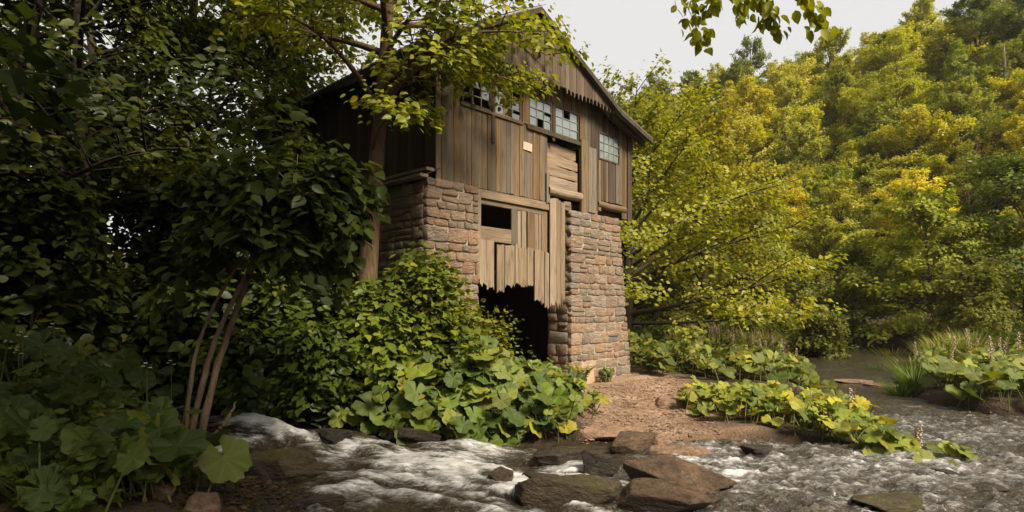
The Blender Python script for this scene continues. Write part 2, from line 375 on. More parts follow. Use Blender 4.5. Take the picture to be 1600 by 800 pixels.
WATERP = np.array([
 (-6.6, 9.6, .8), (-5.6, 8.9, .62), (-4.8, 8.2, .47), (-4.2, 7.85, .44), (-3.6, 7.65, .4), (-3, 7.5, .34), (-2.5, 7.45, .27), (-1.8, 7.2, .15), (-1.2, 7, .09), (-.4, 6.9, .03), (.4, 6.7, 0),
 (-3, 6.8, .22), (-2, 6.2, .08), (-1.2, 5.5, .0), (-2.4, 8.2, .26), (-1, 7.9, .12), (0, 7.8, .03), (1, 7.8, .02), (2, 6, 0), (5, 6, 0), (0, 5, -.03), (2, 8, .01), (5, 9, .02), (8, 8, .01), (8, 13, .03), (12, 20, .06), (3, 5, -.03), (8, 5, 0), (16, 25, .08), (6, 11.5, .03), (22, 24, .1), (10, 8, 0), (12, 6, 0)])
SEGS = [((-7.6, 10.4), (-6.0, 9.2), .4), ((-6, 9.2), (-4.6, 8.1), .5), ((-4.6, 8.1), (-2.8, 7.6), .62), ((-2.8, 7.6), (-.6, 7.15), .85), ((-2.4, 6.9), (-1.0, 6.3), .55), ((-.6, 7), (1.3, 6.3), 1.35), ((-.2, 5.3), (1, 5), 1.25),
 ((1, 4.6), (14, 4.2), 2.3), ((2, 6.6), (3.6, 6.5), 1.6), ((4, 6), (10, 6), 1.75), ((6.9, 7.8), (12, 7.6), 1.75), ((6.6, 10.6), (7.3, 12.4), .8), ((7.0, 8.6), (7.0, 10.6), 1.1), ((7.2, 12.4), (8.6, 15.5), .85), ((8.6, 15.5), (11.2, 18.8), 1.2),
 ((11.2, 18.8), (16, 25), 1.7), ((16, 25), (23, 24.5), 1.4), ((7.5, 9.3), (8.5, 8.6), 1.3), ((12, 5), (30, 3), 3.5), ((10, 20.5), (13, 22), .8), ((5.0, 12.3), (6.4, 11.6), .3)]
def idw(P, x, y, pw=2.0, eps=.12):
    r = np.zeros_like(x); w = np.zeros_like(x)
    for a, b, c in P:
        q = 1.0 / ((x - a) ** 2 + (y - b) ** 2 + eps) ** pw; r += q * c; w += q
    return r / w
def water_z(x, y):
    x, y = np.asarray(x, float), np.asarray(y, float); return idw(WATERP, x, y, 2.2, .08)
def river_sd(x, y):
    d = np.full(x.shape, 1e9)
    for (a, b, r) in SEGS:
        ax, ay = a; bx, by = b; dx, dy = bx - ax, by - ay
        t = np.clip(((x - ax) * dx + (y - ay) * dy) / (dx * dx + dy * dy), 0, 1)
        d = np.minimum(d, np.hypot(x - ax - t * dx, y - ay - t * dy) - r)
    return d
FOOT = np.array([(-60, 85), (-20, 62), (-6, 50), (0, 42), (5, 37), (10, 38), (14, 41), (18, 40), (25, 36), (32, 30), (45, 19), (70, -5), (400, -200)], float)
def hill(x, y):
    d = (y - np.interp(x, FOOT[:, 0], FOOT[:, 1])) * .8
    d = np.maximum(d, 0)
    cap = np.interp(x, [-60, 0, 8, 16, 26, 40, 60, 150], [5, 7, 14, 23, 31, 38, 44, 50])
    z = cap * (1 - np.exp(-.9 * d / cap * 1.1))
    return z + (fbm(x * .09, y * .09, 3.) * 1.2 + fbm(x * .4, y * .4, 5.) * .25) * sstep(0, 6, d)
def ground_z(x, y):
    x, y = np.asarray(x, float), np.asarray(y, float)
    land = idw(LAND, x, y, 1.8, .15) + fbm(x * .8, y * .8, 1.5) * .045 + fbm(x * 5, y * 5, 2.5, 3) * .012
    far = sstep(30, 60, np.hypot(x, y - 10)); land = land * (1 - far) + (1.5 + fbm(x * .02, y * .02) * 2) * far
    sd = river_sd(x, y) + fbm(x * 1.3, y * 1.3, 9.) * .16 + fbm(x * 5, y * 5, 4.) * .05
    bed = water_z(x, y) - .28 + fbm(x * 2.5, y * 2.5, 6.) * .09
    k = sstep(-.3, .5, sd)
    z = bed * (1 - k) + np.maximum(land, bed + .2) * k
    return z + hill(x, y)
def gz(x, y): return float(ground_z(np.array([x]), np.array([y]))[0])
def ray(px, py, t):
    return np.array([(px - 800) / FPX * t, t, CAM_H + (HZ - py) / FPX * t])
def axis(lo, a, b, hi, st, gr=1.25):
    c = list(np.arange(a, b + 1e-6, st)); s = st
    while c[-1] < hi: s = min(s * gr, 30); c.append(c[-1] + s)
    s = st; l = []; v = a
    while v > lo: s = min(s * gr, 30); v -= s; l.append(v)
    return np.array(l[::-1] + c)
def grid_faces(nx, ny):
    i = np.arange(ny - 1)[:, None] * nx + np.arange(nx - 1)[None]
    return np.stack([i, i + 1, i + nx + 1, i + nx], -1).reshape(-1, 4)
gx = axis(-500, -8, 14, 500, .085, 1.12); gy = axis(-200, 3, 16.5, 700, .085, 1.10)
GX, GY = np.meshgrid(gx, gy); GZ = ground_z(GX, GY)
sdv = river_sd(GX, GY); wv = water_z(GX, GY)
gm = sstep(.9, 2.0, GX + .25 * (GY - 8)) * (1 - sstep(13.5, 15.5, GY)) * (1 - sstep(3.0, 3.9, GX - .12 * (GY - 9))) * sstep(7.2, 8.0, GY)
gm = np.clip(gm + fbm(GX * 1.5, GY * 1.5, 8.) * .25, 0, 1) * (gm > .02)
wet = 1 - sstep(.02, .14, GZ - wv - .0) ; wet[np.abs(GX) > 40] = 0
me = mesh_np('ground', np.stack([GX, GY, GZ], -1).reshape(-1, 3), grid_faces(len(gx), len(gy)), True, {'gravel': gm, 'wet': wet}, (M_GROUND,))
tag(put('ground', me), 'brown earth, gravel and wooded slope of the stream valley', 'ground', kind='structure')

# ------------------------------------------------------------------ stream water
def water_fields(x, y):
    """height offset, foam amount and ripple strength of the running water"""
    chan = 1 - sstep(.3, 1.3, x + .35 * (y - 6.5))             # the fast race on the near bank side
    rocks = np.exp(-(((x - .9) / 1.5) ** 2 + ((y - 6.6) / 1.3) ** 2))
    right = sstep(.8, 2.2, x)
    calm = sstep(9.5, 12.5, y) * sstep(4, 6, x)
    turb = np.clip(chan * (.9 + .35 * sstep(-1, -3.2, x)) + .62 * rocks, 0, 1.25)
    c, s = math.cos(-.33), math.sin(-.33)
    a = x * c + y * s; b = -x * s + y * c                    # along and across the flow
    wob = fbm(a * .7, b * 1.2, 2.) * .35
    big = fbm(a * .9, (b + wob) * 2.2, 1., 3); mid = fbm(a * 2.6, (b + wob) * 5.5, 5., 4)
    fine = fbm(a * 5 + wob * 4, b * 24, 7., 3)
    wr2 = fbm(a * 2.1, b * 2.4, 21., 3) * .25
    ridge = 1 - np.abs(fbm(a * 1.25 + wr2, (b + wob + wr2) * 3.2, 11., 4)) * 1.9
    z = turb * (.08 * big + .022 * mid + .03 * np.clip(ridge, 0, 1) + .006 * fine)
    rip = fbm(x * 6.5 + wob, y * 11, 3., 4); rip2 = fbm(x * 17, y * 24, 6., 3)
    z += right * (1 - .75 * calm) * (.035 * rip + .016 * rip2) + .012 * fbm(x * 1.2, y * 2, 4.) * right
    core = np.exp(-((y - np.interp(x, [-7, -5.2, -4, -2.6, -1, .6, 2], [9.6, 8.55, 7.95, 7.35, 6.75, 6.6, 6.2])) / .62) ** 2)
    foam_sheen = turb * (.08 + .42 * np.clip(ridge, -.6, 1) + .38 * big + .42 * mid + .5 * core + .12 * fine) - .05
    foam_sheen += right * (1 - .97 * calm) * (.27 + .2 * np.clip(rip, -.5, 1) + .17 * rip2 + .26 * np.clip(fbm(x * .8, y * 1.9, 12.), -.6, 1))  # riffle foam, plus painted paleness standing in for sky reflected off ripples
    lip = np.exp(-((x + 3.4 - .35 * (y - 7.3)) / .35) ** 2) * .1
    return z, np.clip(foam_sheen + lip * chan, -.2, 1.2), np.clip(.35 + .5 * turb + .6 * right * (1 - .55 * calm), .2, 1)
wx = np.arange(-7.6, 30, .036); wx = np.concatenate([wx[wx < 10], np.linspace(10, 30, 160)])
wy = [3.4]
while wy[-1] < 34: wy.append(wy[-1] + max(.024, .0042 * wy[-1]))
wy = np.array(wy); X, Y = np.meshgrid(wx, wy)
dz, foam_sheen, rough = water_fields(X, Y); WZ = water_z(X, Y) + dz
terr = np.concatenate([ground_z(X[i:i + 60], Y[i:i + 60]) for i in range(0, len(wy), 60)])
keep = (terr < WZ + .12) & (river_sd(X, Y) < 1.2)
f = grid_faces(len(wx), len(wy)); f = f[keep.ravel()[f].any(1)]
use = np.unique(f); remap = np.full(X.size, -1); remap[use] = np.arange(len(use))
V = np.stack([X, Y, WZ], -1).reshape(-1, 3)[use]
me = mesh_np('stream', V, remap[f], True, {'foam_sheen': foam_sheen.ravel()[use], 'rough': rough.ravel()[use]}, (M_WATER,))
tag(put('stream_water', me), 'shallow stream running over rocks with white rapids beside the bank', 'water', kind='structure')


# ------------------------------------------------------------------ the mill
D0 = 9.8
O2 = np.array([(683 - 800) / FPX * D0, D0])
U2 = nrm(np.array([870 / FPX, 1.0])); V2 = np.array([-U2[1], U2[0]])   # along the gable wall, and back along the side wall
U3, N3, Z3 = np.array([*U2, 0]), np.array([*-V2, 0]), np.array([0, 0, 1.0])  # N3 points out of the gable wall
def B(s, t, z):                                   # building coordinates (along gable, depth, height) to world
    p = O2 + U2 * s + V2 * t; return np.array([p[0], p[1], z])
def FS(px, off=0.0):                              # where a photo column meets the gable wall plane (off outwards)
    o = O2 - V2 * off; k = (px - 800) / FPX
    return (k * o[1] - o[0]) / (U2[0] - k * U2[1])
L_ = 5.92
mill = empty('watermill', B(3, 2.5, .3))
tag(mill, 'old timber-clad mill with stone piers beside the stream', 'mill')

def plank(name, parent, origin, ax, an, al, width, thick, z0, z1, mat, bot=None, top=None):
    """board with columns across its width; bot / top are offsets of its ends; ax width dir, an outward, al length dir"""
    n = max(len(bot) if bot is not None else 2, len(top) if top is not None else 2)
    bot = np.zeros(n) if bot is None else np.interp(np.linspace(0, 1, n), np.linspace(0, 1, len(bot)), bot)
    top = np.zeros(n) if top is None else np.interp(np.linspace(0, 1, n), np.linspace(0, 1, len(top)), top)
    xs = np.linspace(-width / 2, width / 2, n)
    V = []
    for y in (0, -thick):
        for x, b in zip(xs, bot): V.append((x, y, b))
        for x, b in zip(xs, top): V.append((x, y, z1 - z0 + b))
    F = []; m = 2 * n
    for i in range(n - 1):
        F += [(i, i + 1, n + i + 1, n + i), (m + i + 1, m + i, m + n + i, m + n + i + 1), (i + 1, i, m + i, m + i + 1), (n + i, n + i + 1, m + n + i + 1, m + n + i)]
    F += [(0, n, m + n, m), (n - 1, m + n - 1, m + n + n - 1, n + n - 1)]
    me = mesh_np(name, V, np.array(F), False, None, (mat,))
    return put(name, me, basis(np.asarray(origin) + np.asarray(al) * z0, ax, -np.asarray(an) * -1, al), parent)
R = rng(11)
def wall_plank(name, s0, s1, z0, z1, mat, off=0.0, bot=None, top=None, th=.028, parent=mill):
    w = s1 - s0
    return plank(name, parent, B((s0 + s1) / 2, -off, 0), U3, N3, Z3, w, th, z0, z1, mat, bot, top)
def rag(n, a): return R.uniform(-a, a, n)

# roof cross-section (s, z) read off the rake
OFF_G = .34
AP = (2.2, 7.57); KR = (4.93, 6.28); ER = (6.28, 5.92); EL = (-.62, 6.03)
def roof_z(s): return np.interp(s, [EL[0], AP[0], KR[0], ER[0]], [EL[1], AP[1], KR[1], ER[1]])

# --- gable wall boards (weathered, vertical)
WIN = [(.55, 1.25, 5.45, 5.98), (1.34, 2.06, 5.44, 6.0), (2.27, 2.98, 5.44, 6.02), (3.07, 3.87, 5.44, 6.03), (4.62, 5.46, 5.22, 5.83)]
s = 0.0
while s < L_ - .03:
    w = min(R.uniform(.085, .16), L_ - s)
    if L_ - s - w < .06: w = L_ - s
    for a in (2.85, 3.93):
        if s < a < s + w - .001: w = a - s
    c = s + w / 2
    top = float(roof_z(c)) - .06
    b0 = 4.03 + (.03 * math.sin(c * 9)) * 0
    bot = rag(3, .012)
    if 2.85 <= c <= 3.93: segs = [(6.02, top)] if c > 2.9 else [(6.02, top)]
    elif c > 3.93:
        lo = 3.95 if c < 4.3 else (4.06 if c < 4.75 else (4.3 if c < 5.55 else 3.98))
        segs = [(lo, top)]
    else: segs = [(b0, top)]
    for (x0, x1, zb, zt) in WIN:
        ov = min(s + w, x1) - max(s, x0)
        if ov > .3 * w:
            ns_ = []
            for (p, q) in segs:
                if p < zb: ns_.append((p, min(q, zb + .0)))
                if q > zt: ns_.append((max(p, zt), q))
            segs = ns_
    for (p, q) in segs:
        if q - p > .05:
            wall_plank('wall_board', s + .003, s + w - .003, p, q, M_WOOD if c < 4.3 else (M_WOOD if R.random() < .35 else M_WOOD_D), R.uniform(0, .014), bot, None)
    s += w
# cover battens / posts between windows
for (a, b, z0, z1) in [(1.255, 1.335, 4.9, 6.05), (2.985, 3.065, 5.3, 6.06), (2.08, 2.26, 5.44, 6.2)]:
    wall_plank('batten', a, b, z0, z1, M_WOOD_D if a < 2 or a > 2.5 else M_WOOD, .03, [0, -.03, 0] if a > 2.5 else None)
wall_plank('corner_board', -.045, .05, 4.0, 6.0, M_WOOD_L, .03)
wall_plank('corner_board', 5.78, 5.95, 3.93, 5.98, M_WOOD_D, .035, rag(3, .03))
wall_plank('window_sill', 2.2, 3.95, 5.36, 5.435, M_WOOD_D, .05)
wall_plank('window_sill', .5, 2.1, 5.40, 5.445, M_WOOD, .035)
wall_plank('wall_post', 3.93, 4.17, 3.93, 5.5, M_WOOD, .055, rag(3, .02))
wall_plank('wall_post', 4.2, 4.5, 3.98, 5.4, M_WOOD, .04, rag(3, .02))
wall_plank('wall_board', 2.78, 2.88, 4.0, 4.62, M_WOOD, .045, rag(3, .02), rag(3, .03))
# --- gable: overhanging boards with pointed ends
s = -.42; k = 0
while s < 5.35:
    w = .128; c = s + w / 2; zb = 6.19 + .01 * math.sin(c * 5)
    zt = roof_z(np.array([s, c, s + w])) - .05
    if zt.min() > zb + .06:
        br = R.random() < .12
        tip = R.uniform(.09, .13) if not br else R.uniform(0, .04)
        bot = np.array([tip, tip * .75, tip * .95, .0, .0, tip * .95, tip * .75, tip]) + (.0 if not br else R.uniform(.0, .1))
        if abs(c - 2.2) < .2: bot = bot - np.linspace(.1, -.02, 8)
        p = wall_plank('gable_board', s + .002, s + w - .002, zb, float(zt.mean()), M_WOOD_G, OFF_G - .03 + R.uniform(-.006, .006), bot, zt - zt.mean(), .022)
    s += w
# --- logs and planks filling the tall loading opening
zz = 4.18
for i, hh in enumerate((.17, .24, .23, .22, .24)):
    mb = MB(); n = 8; xs = np.linspace(2.87, 3.92, n); t0 = rag(n, .012); t1 = rag(n, .012) + (np.linspace(.04, -.03, n) if i in (2, 3) else 0)
    V = []
    for y in (.05, .11):
        for x, b in zip(xs, t0): V.append(B(x, y + (.05 if i == 4 else 0), zz + b))
        for x, b in zip(xs, t1): V.append(B(x, y + (.05 if i == 4 else 0), zz + hh - .012 + b))
    F = []; m = 2 * n
    for q in range(n - 1): F += [(q, q + 1, n + q + 1, n + q), (q + 1, q, m + q, m + q + 1), (n + q, n + q + 1, m + n + q + 1, m + n + q)]
    c = np.mean(V, 0); M = basis(c, Z3, N3, U3); Vl = (np.array(V) - c) @ np.stack([Z3, N3, U3], 1)
    if i == 0:
        th = np.linspace(0, 2 * math.pi, 9)[:-1]; V_, F_ = tube([B(2.84, .0, zz + .08), B(3.4, .0, zz + .07), B(3.94, .0, zz + .08)], .095, 10)
        me = mesh_np('log', (V_ - c) @ np.stack([Z3, N3, U3], 1), F_, True, None, (M_WOOD_L,))
    else: me = mesh_np('loading_plank', Vl, np.array(F), False, None, (M_WOOD_L,))
    put('log' if i == 0 else 'loading_plank', me, M, mill); zz += hh
# logs under the right-hand corner
V_, F_ = tube([B(4.6, .05, 4.22), B(5.1, .06, 4.2), B(5.75, .05, 4.2)], .09, 10); c = B(5.1, .05, 4.2)
put('log', mesh_np('log', (V_ - c) @ np.stack([Z3, N3, U3], 1), F_, True, None, (M_WOOD,)), basis(c, Z3, N3, U3), mill)

# --- windows
def window(i, s0, s1, z0, z1, nx, nz, missing, off=.02):
    mb = MB(); fw = .03
    def bx(a, b, c, d, y0, y1): mb.add(np.array([B(x, t, z) for z in (c, d) for t in (y0, y1) for x in (a, b)]), BOXF)
    bx(s0, s1, z0, z0 + fw, -off, .03); bx(s0, s1, z1 - fw, z1, -off, .03)
    bx(s0, s0 + fw, z0 + fw, z1 - fw, -off, .03); bx(s1 - fw, s1, z0 + fw, z1 - fw, -off, .03)
    w = put('window', mb.mesh('window', M_WOOD_D if i != 1 else M_WOOD_L), None, mill)
    xs = np.linspace(s0 + fw, s1 - fw, nx + 1); zs = np.linspace(z0 + fw, z1 - fw, nz + 1)
    for x in xs[1:-1]:
        m2 = MB(); m2.add(np.array([B(a, t, z) for z in (z0 + fw, z1 - fw) for t in (-.012, .02) for a in (x - .008, x + .008)]), BOXF)
        put('muntin', m2.mesh('muntin', M_METAL), None, w)
    for z in zs[1:-1]:
        m2 = MB(); m2.add(np.array([B(a, t, q) for q in (z - .008, z + .008) for t in (-.014, .018) for a in (s0 + fw, s1 - fw)]), BOXF)
        put('muntin', m2.mesh('muntin', M_METAL), None, w)
    for a in range(nx):
        for b in range(nz):
            mode = missing.get((a, b))
            if mode == 'x': continue
            x0, x1, q0, q1 = xs[a] + .006, xs[a + 1] - .006, zs[b] + .006, zs[b + 1] - .006
            t = R.uniform(-.003, .006)
            if mode == 'h': q1 = q0 + (q1 - q0) * .6
            P4 = [(x0, q0), (x1, q0), (x1, q1), (x0, q1)]
            if mode == 't': P4 = [(x0, q1), (x0, q0 + .02), (x1 - .02, q0), (x0 + .09, q1)]
            V = np.array([B(p, t + R.uniform(-.002, .002), q) for p, q in P4] + [B(p, t + .005, q) for p, q in P4])
            c = V.mean(0)
            put('pane', mesh_np('pane', V - c, np.array([(0, 1, 2, 3), (7, 6, 5, 4), (0, 4, 5, 1), (1, 5, 6, 2), (2, 6, 7, 3), (3, 7, 4, 0)]), False, None, (M_GLASS,)), Matrix.Translation(Vector(c)), w)
window(0, *WIN[0], 3, 3, {(0, 0): 'x', (1, 0): 'x', (2, 0): 'x', (0, 1): 'x', (1, 1): 'x', (1, 2): 't'})
window(1, *WIN[1], 3, 3, {(1, 0): 'x', (1, 1): 'x', (1, 2): 'x', (2, 2): 'x', (2, 0): 'h'})
window(2, *WIN[2], 3, 3, {(1, 0): 'x', (2, 1): 'h'})
window(3, *WIN[3], 3, 3, {(1, 2): 'x'})
window(4, *WIN[4], 4, 3, {})
# torn curtain, loose board and notice
def ragged_sheet(name, s0, s1, z0, z1, t, seed, mat):
    r = rng(seed); n, m = 9, 8; V = []
    for j in range(m):
        for i in range(n):
            u_, v_ = i / (n - 1), j / (m - 1)
            V.append(B(s0 + (s1 - s0) * (u_ + .12 * (v_ - .5) * math.sin(seed + 5 * u_)), t + .03 * math.sin(u_ * 17 + seed), z0 + (z1 - z0) * v_ + (0 if v_ > .2 else r.uniform(-.05, .05))))
    V = np.array(V); F = grid_faces(n, m); V2_ = V - N3 * .004
    nb = len(V); ring = [i for i in range(n)] + [n * j + n - 1 for j in range(1, m)] + [n * (m - 1) + i for i in range(n - 2, -1, -1)] + [n * j for j in range(m - 2, 0, -1)]
    E = np.array([(a, ring[(i + 1) % len(ring)], ring[(i + 1) % len(ring)] + nb, a + nb) for i, a in enumerate(ring)])
    c = V.mean(0)
    return put(name, mesh_np(name, np.concatenate([V, V2_]) - c, np.concatenate([F, F[:, ::-1] + nb, E]), True, None, (mat,)), Matrix.Translation(Vector(c)))
tag(ragged_sheet('torn_curtain', 1.62, 1.84, 5.4, 6.0, .1, 1, M_CLOTH), 'narrow torn brown curtain hanging behind the middle of the second mill window', 'curtain')
tag(ragged_sheet('torn_curtain', 1.84, 2.05, 5.42, 5.9, .13, 4, M_CLOTH), 'wider torn brown curtain behind the side of the second mill window by the post', 'curtain')
mb = MB(); a, b = B(.93, .12, 5.42), B(1.17, .3, 6.0); d = nrm(b - a)
ob = plank('leaning_board', None, a, U3, N3, d, .07, .02, 0, .62, M_WOOD_L)
tag(ob, 'pale loose board leaning inside the broken corner window of the mill', 'board')
c = B(2.23, -.024, 5.0); c[2] = 5.01
sg = put('notice_sign', mesh_np('notice_sign', box_v((-.125, -.004, -.075), (.125, .004, .075)), BOXF, False, None, (M_SIGN,)), basis(c, nrm(U3 + Z3 * -.05), N3, Z3))
tag(sg, 'small faded pinkish notice nailed to the mill boards below the windows', 'sign')

# --- wood lining of the lower opening
mb = MB()
def wood_bar(name, s0, s1, z0, z1, t0, t1, mat, tilt=0.0, vert=False):
    P = np.array([B(x, t, z + tilt * (x - s0) / max(s1 - s0, 1e-3)) for z in (z0, z1) for t in (t0, t1) for x in (s0, s1)])
    c = P.mean(0); ax = np.stack([Z3, N3, U3], 1) if not vert else np.stack([U3, N3, Z3], 1)
    return put(name, mesh_np(name, (P - c) @ ax, BOXF, False, None, (mat,)), basis(c, *ax.T), mill)
wood_bar('beam', .92, 2.88, 3.86, 4.01, -.02, .14, M_WOOD_L, .0)
wood_bar('beam', .9, 2.85, 3.76, 3.85, .02, .12, M_WOOD, .0)
wood_bar('post', .88, .97, 2.4, 3.99, -.04, .1, M_WOOD_L, 0, True)
wood_bar('rail', .97, 1.84, 3.1, 3.36, .02, .06, M_WOOD_L, .0)
for (a, b, z0, z1) in [(1.82, 1.98, 2.95, 3.76), (1.985, 2.08, 2.95, 3.75), (2.09, 2.22, 2.95, 3.75), (2.27, 2.48, 2.9, 3.76), (2.49, 2.58, 2.9, 3.74), (2.59, 2.68, 2.9, 3.75), (2.7, 2.8, 2.9, 3.76), (2.8, 2.87, 2.9, 3.9)]:
    wall_plank('upright_board', a, b, z0, z1, M_WOOD_L if R.random() < .6 else M_WOOD, R.uniform(-.02, .0), None, rag(3, .01))
for (a, b, z0, z1) in [(.94, 1.12, 2.3, 3.12), (1.125, 1.31, 2.25, 3.12), (1.38, 1.58, 2.2, 3.06), (1.585, 1.85, 2.3, 3.05), (1.86, 1.96, 2.35, 3.1), (1.97, 2.2, 2.32, 3.04), (2.2, 2.38, 2.33, 3.05), (2.43, 2.62, 2.05, 3.03), (2.62, 2.72, 1.98, 3.02), (2.73, 2.86, 1.9, 3.0)]:
    wall_plank('broken_board', a + .004, b - .004, z0, z1, M_WOOD_L, .03 + R.uniform(0, .012), rag(7, .05), rag(4, .02))
for (a, b, z0, z1) in [(2.88, 3.08, 1.97, 4.1), (3.08, 3.22, 1.92, 4.1), (3.22, 3.36, 2.0, 4.06)]:
    wall_plank('broken_board', a + .003, b - .003, z0, z1, M_WOOD_L, .04 + R.uniform(0, .015), rag(11, .09), rag(4, .02))

# --- side wall (left, towards the trees)
t = 0.0
while t < 6.2:
    w = R.uniform(.12, .2)
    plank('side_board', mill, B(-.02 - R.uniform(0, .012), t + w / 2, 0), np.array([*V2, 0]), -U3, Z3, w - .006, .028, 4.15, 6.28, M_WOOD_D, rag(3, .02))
    t += w
for q, (so, z) in enumerate(((-.3, 4.12), (-.42, 4.0))):
    P = np.array([B(so + a, tt, z + c + b) for b, tt in ((0, -.12), (-.02, 5.9)) for c in (0, .05) for a in (-.02, .14)])
    cc = P.mean(0); ax = np.stack([U3, Z3, np.array([*V2, 0])], 1)
    put('ledge_board', mesh_np('ledge_board', (P - cc) @ ax, BOXF, False, None, (M_WOOD_L,)), basis(cc, *ax.T), mill)
P = np.array([B(a, tt, z) for tt in (-.1, 5.9) for (a, z) in ((-.44, 4.0), (-.02, 4.2), (-.44, 3.985), (-.02, 4.18))])
put('ledge', mesh_np('ledge', P, np.array([[0, 1, 3, 2], [4, 6, 7, 5], [0, 4, 5, 1], [2, 3, 7, 6], [0, 2, 6, 4], [1, 5, 7, 3]]), False, None, (M_WOOD_D,)), None, mill)
wood_bar('post', -.12, .06, 1.0, 3.98, 1.72, 1.9, M_WOOD_D, 0, True)
t = 1.95
while t < 6.2:
    w = R.uniform(.14, .22)
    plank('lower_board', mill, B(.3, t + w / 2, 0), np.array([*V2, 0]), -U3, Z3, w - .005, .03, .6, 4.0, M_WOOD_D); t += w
# --- hidden shell: back wall, far side wall, floor, lower back wall
mb = MB()
def bbox(mb, s0, s1, t0, t1, z0, z1): mb.add(np.array([B(x, t, z) for z in (z0, z1) for t in (t0, t1) for x in (s0, s1)]), BOXF)
bbox(mb, .02, 5.9, 6.2, 6.3, .2, 6.0); bbox(mb, 5.86, 5.92, .06, 6.2, 4.0, 5.95); bbox(mb, 5.2, 5.3, .5, 6.2, .2, 3.9)
put('rear_wall', mb.mesh('rear_wall', M_WOOD_D), None, mill)
mb = MB(); bbox(mb, 0.02, 5.85, .16, 6.2, 4.03, 4.12); put('upper_floor', mb.mesh('upper_floor', M_WOOD_D), None, mill)
mb = MB(); bbox(mb, .1, 5.3, .6, 6.2, .05, .45); put('lower_floor', mb.mesh('lower_floor', M_GROUND), None, mill)
mb = MB(); bbox(mb, .95, 3.5, .35, .55, 2.35, 2.6); put('beam', mb.mesh('beam', M_WOOD_D), None, mill)

# --- roof: two corrugated slopes with a flare on the far eave, bargeboards and rafters
prof = [EL, AP, KR, ER]
def roof_slope(name, pts, nrib):
    V = []; n = 60; th = .03
    t_ = np.linspace(-OFF_G - .06, 6.6, n * 3)
    for (s_, z_) in pts:
        for tt in t_: V.append(B(s_, tt, z_ + .012 * math.sin(tt * 2 * math.pi / .16) + .03))
    m = len(t_); nb = len(V)
    V = np.array(V); F = grid_faces(m, len(pts)); V = np.concatenate([V, V - Z3 * th])
    E = []
    for j in range(len(pts) - 1): E += [(j * m, (j + 1) * m, (j + 1) * m + nb, j * m + nb)]
    for i in range(m - 1): E += [(i, i + 1, i + 1 + nb, i + nb), ((len(pts) - 1) * m + i, (len(pts) - 1) * m + i + 1, (len(pts) - 1) * m + i + 1 + nb, (len(pts) - 1) * m + i + nb)]
    return put(name, mesh_np(name, V, np.concatenate([F, F[:, ::-1] + nb, np.array(E)]), False, None, (M_ROOF,)), None, mill)
rl = roof_slope('roof_slope', [EL, AP], 20)
rr = roof_slope('roof_slope', [AP, KR, ER], 20)
for (a, b, par) in ((EL, AP, rl), (AP, KR, rr), (KR, ER, rr)):
    P = np.array([B(s_, tt, z_ + dz_) for (s_, z_) in (a, b) for tt in (-OFF_G - .075, -OFF_G - .035) for dz_ in (-.1, .005)])
    put('bargeboard', mesh_np('bargeboard', P, np.array([[0, 1, 3, 2], [4, 6, 7, 5], [0, 4, 5, 1], [2, 3, 7, 6], [0, 2, 6, 4], [1, 5, 7, 3]]), False, None, (M_WOOD_D,)), None, par)
for tt in np.arange(-OFF_G + .1, 6.4, .7):
    P = np.array([B(s_, t2, z_ + dz_) for (s_, z_) in ((KR[0] - .1, KR[1] - .04), (ER[0] - .06, ER[1] - .02)) for t2 in (tt, tt + .09) for dz_ in (-.13, -.02)])
    put('rafter', mesh_np('rafter', P, np.array([[0, 1, 3, 2], [4, 6, 7, 5], [0, 4, 5, 1], [2, 3, 7, 6], [0, 2, 6, 4], [1, 5, 7, 3]]), False, None, (M_WOOD_D,)), None, rr)

# --- stone piers
def stone_variant(seed):
    r = rng(seed); n = 5; pts = []; idx = {}; F = []
    lin = np.array([-1, -.84, 0, .84, 1])
    def vid(p):
        k = tuple(np.round(p, 4))
        if k not in idx: idx[k] = len(pts); pts.append(p)
        return idx[k]
    for a in range(3):
        for sg_ in (-1, 1):
            for i in range(n - 1):
                for j in range(n - 1):
                    q = []
                    for (di, dj) in ((0, 0), (1, 0), (1, 1), (0, 1)):
                        p = [0, 0, 0]; p[a] = sg_; p[(a + 1) % 3] = lin[i + di]; p[(a + 2) % 3] = lin[j + dj]; q.append(vid(tuple(p)))
                    F.append(q if sg_ > 0 else q[::-1])
    P = np.array(pts, float); k = 11.0
    rad = (np.abs(P) ** k).sum(1) ** (-1 / k); D = P * (rad * np.linalg.norm(P, axis=1) / np.linalg.norm(P, axis=1))[:, None]
    D = D + .055 * np.stack([fbm(P[:, 0] * 1.3 + seed * 7 + o, P[:, 1] * 1.3, P[:, 2] * 1.3 + o, 3) for o in (0, 31, 67)], 1)
    D[:, :2] *= 1 + .06 * r.uniform(-1, 1, (1, 2)); D[:, 0] += D[:, 1] * r.uniform(-.14, .14); D[:, 1] *= 1 + D[:, 0] * r.uniform(-.16, .16); D[:, 2] += D[:, 1] * r.uniform(-.07, .07)
    return mesh_np('stone', D, np.array(F), True, None, (M_STONE,))
STV = [stone_variant(i) for i in range(18)]
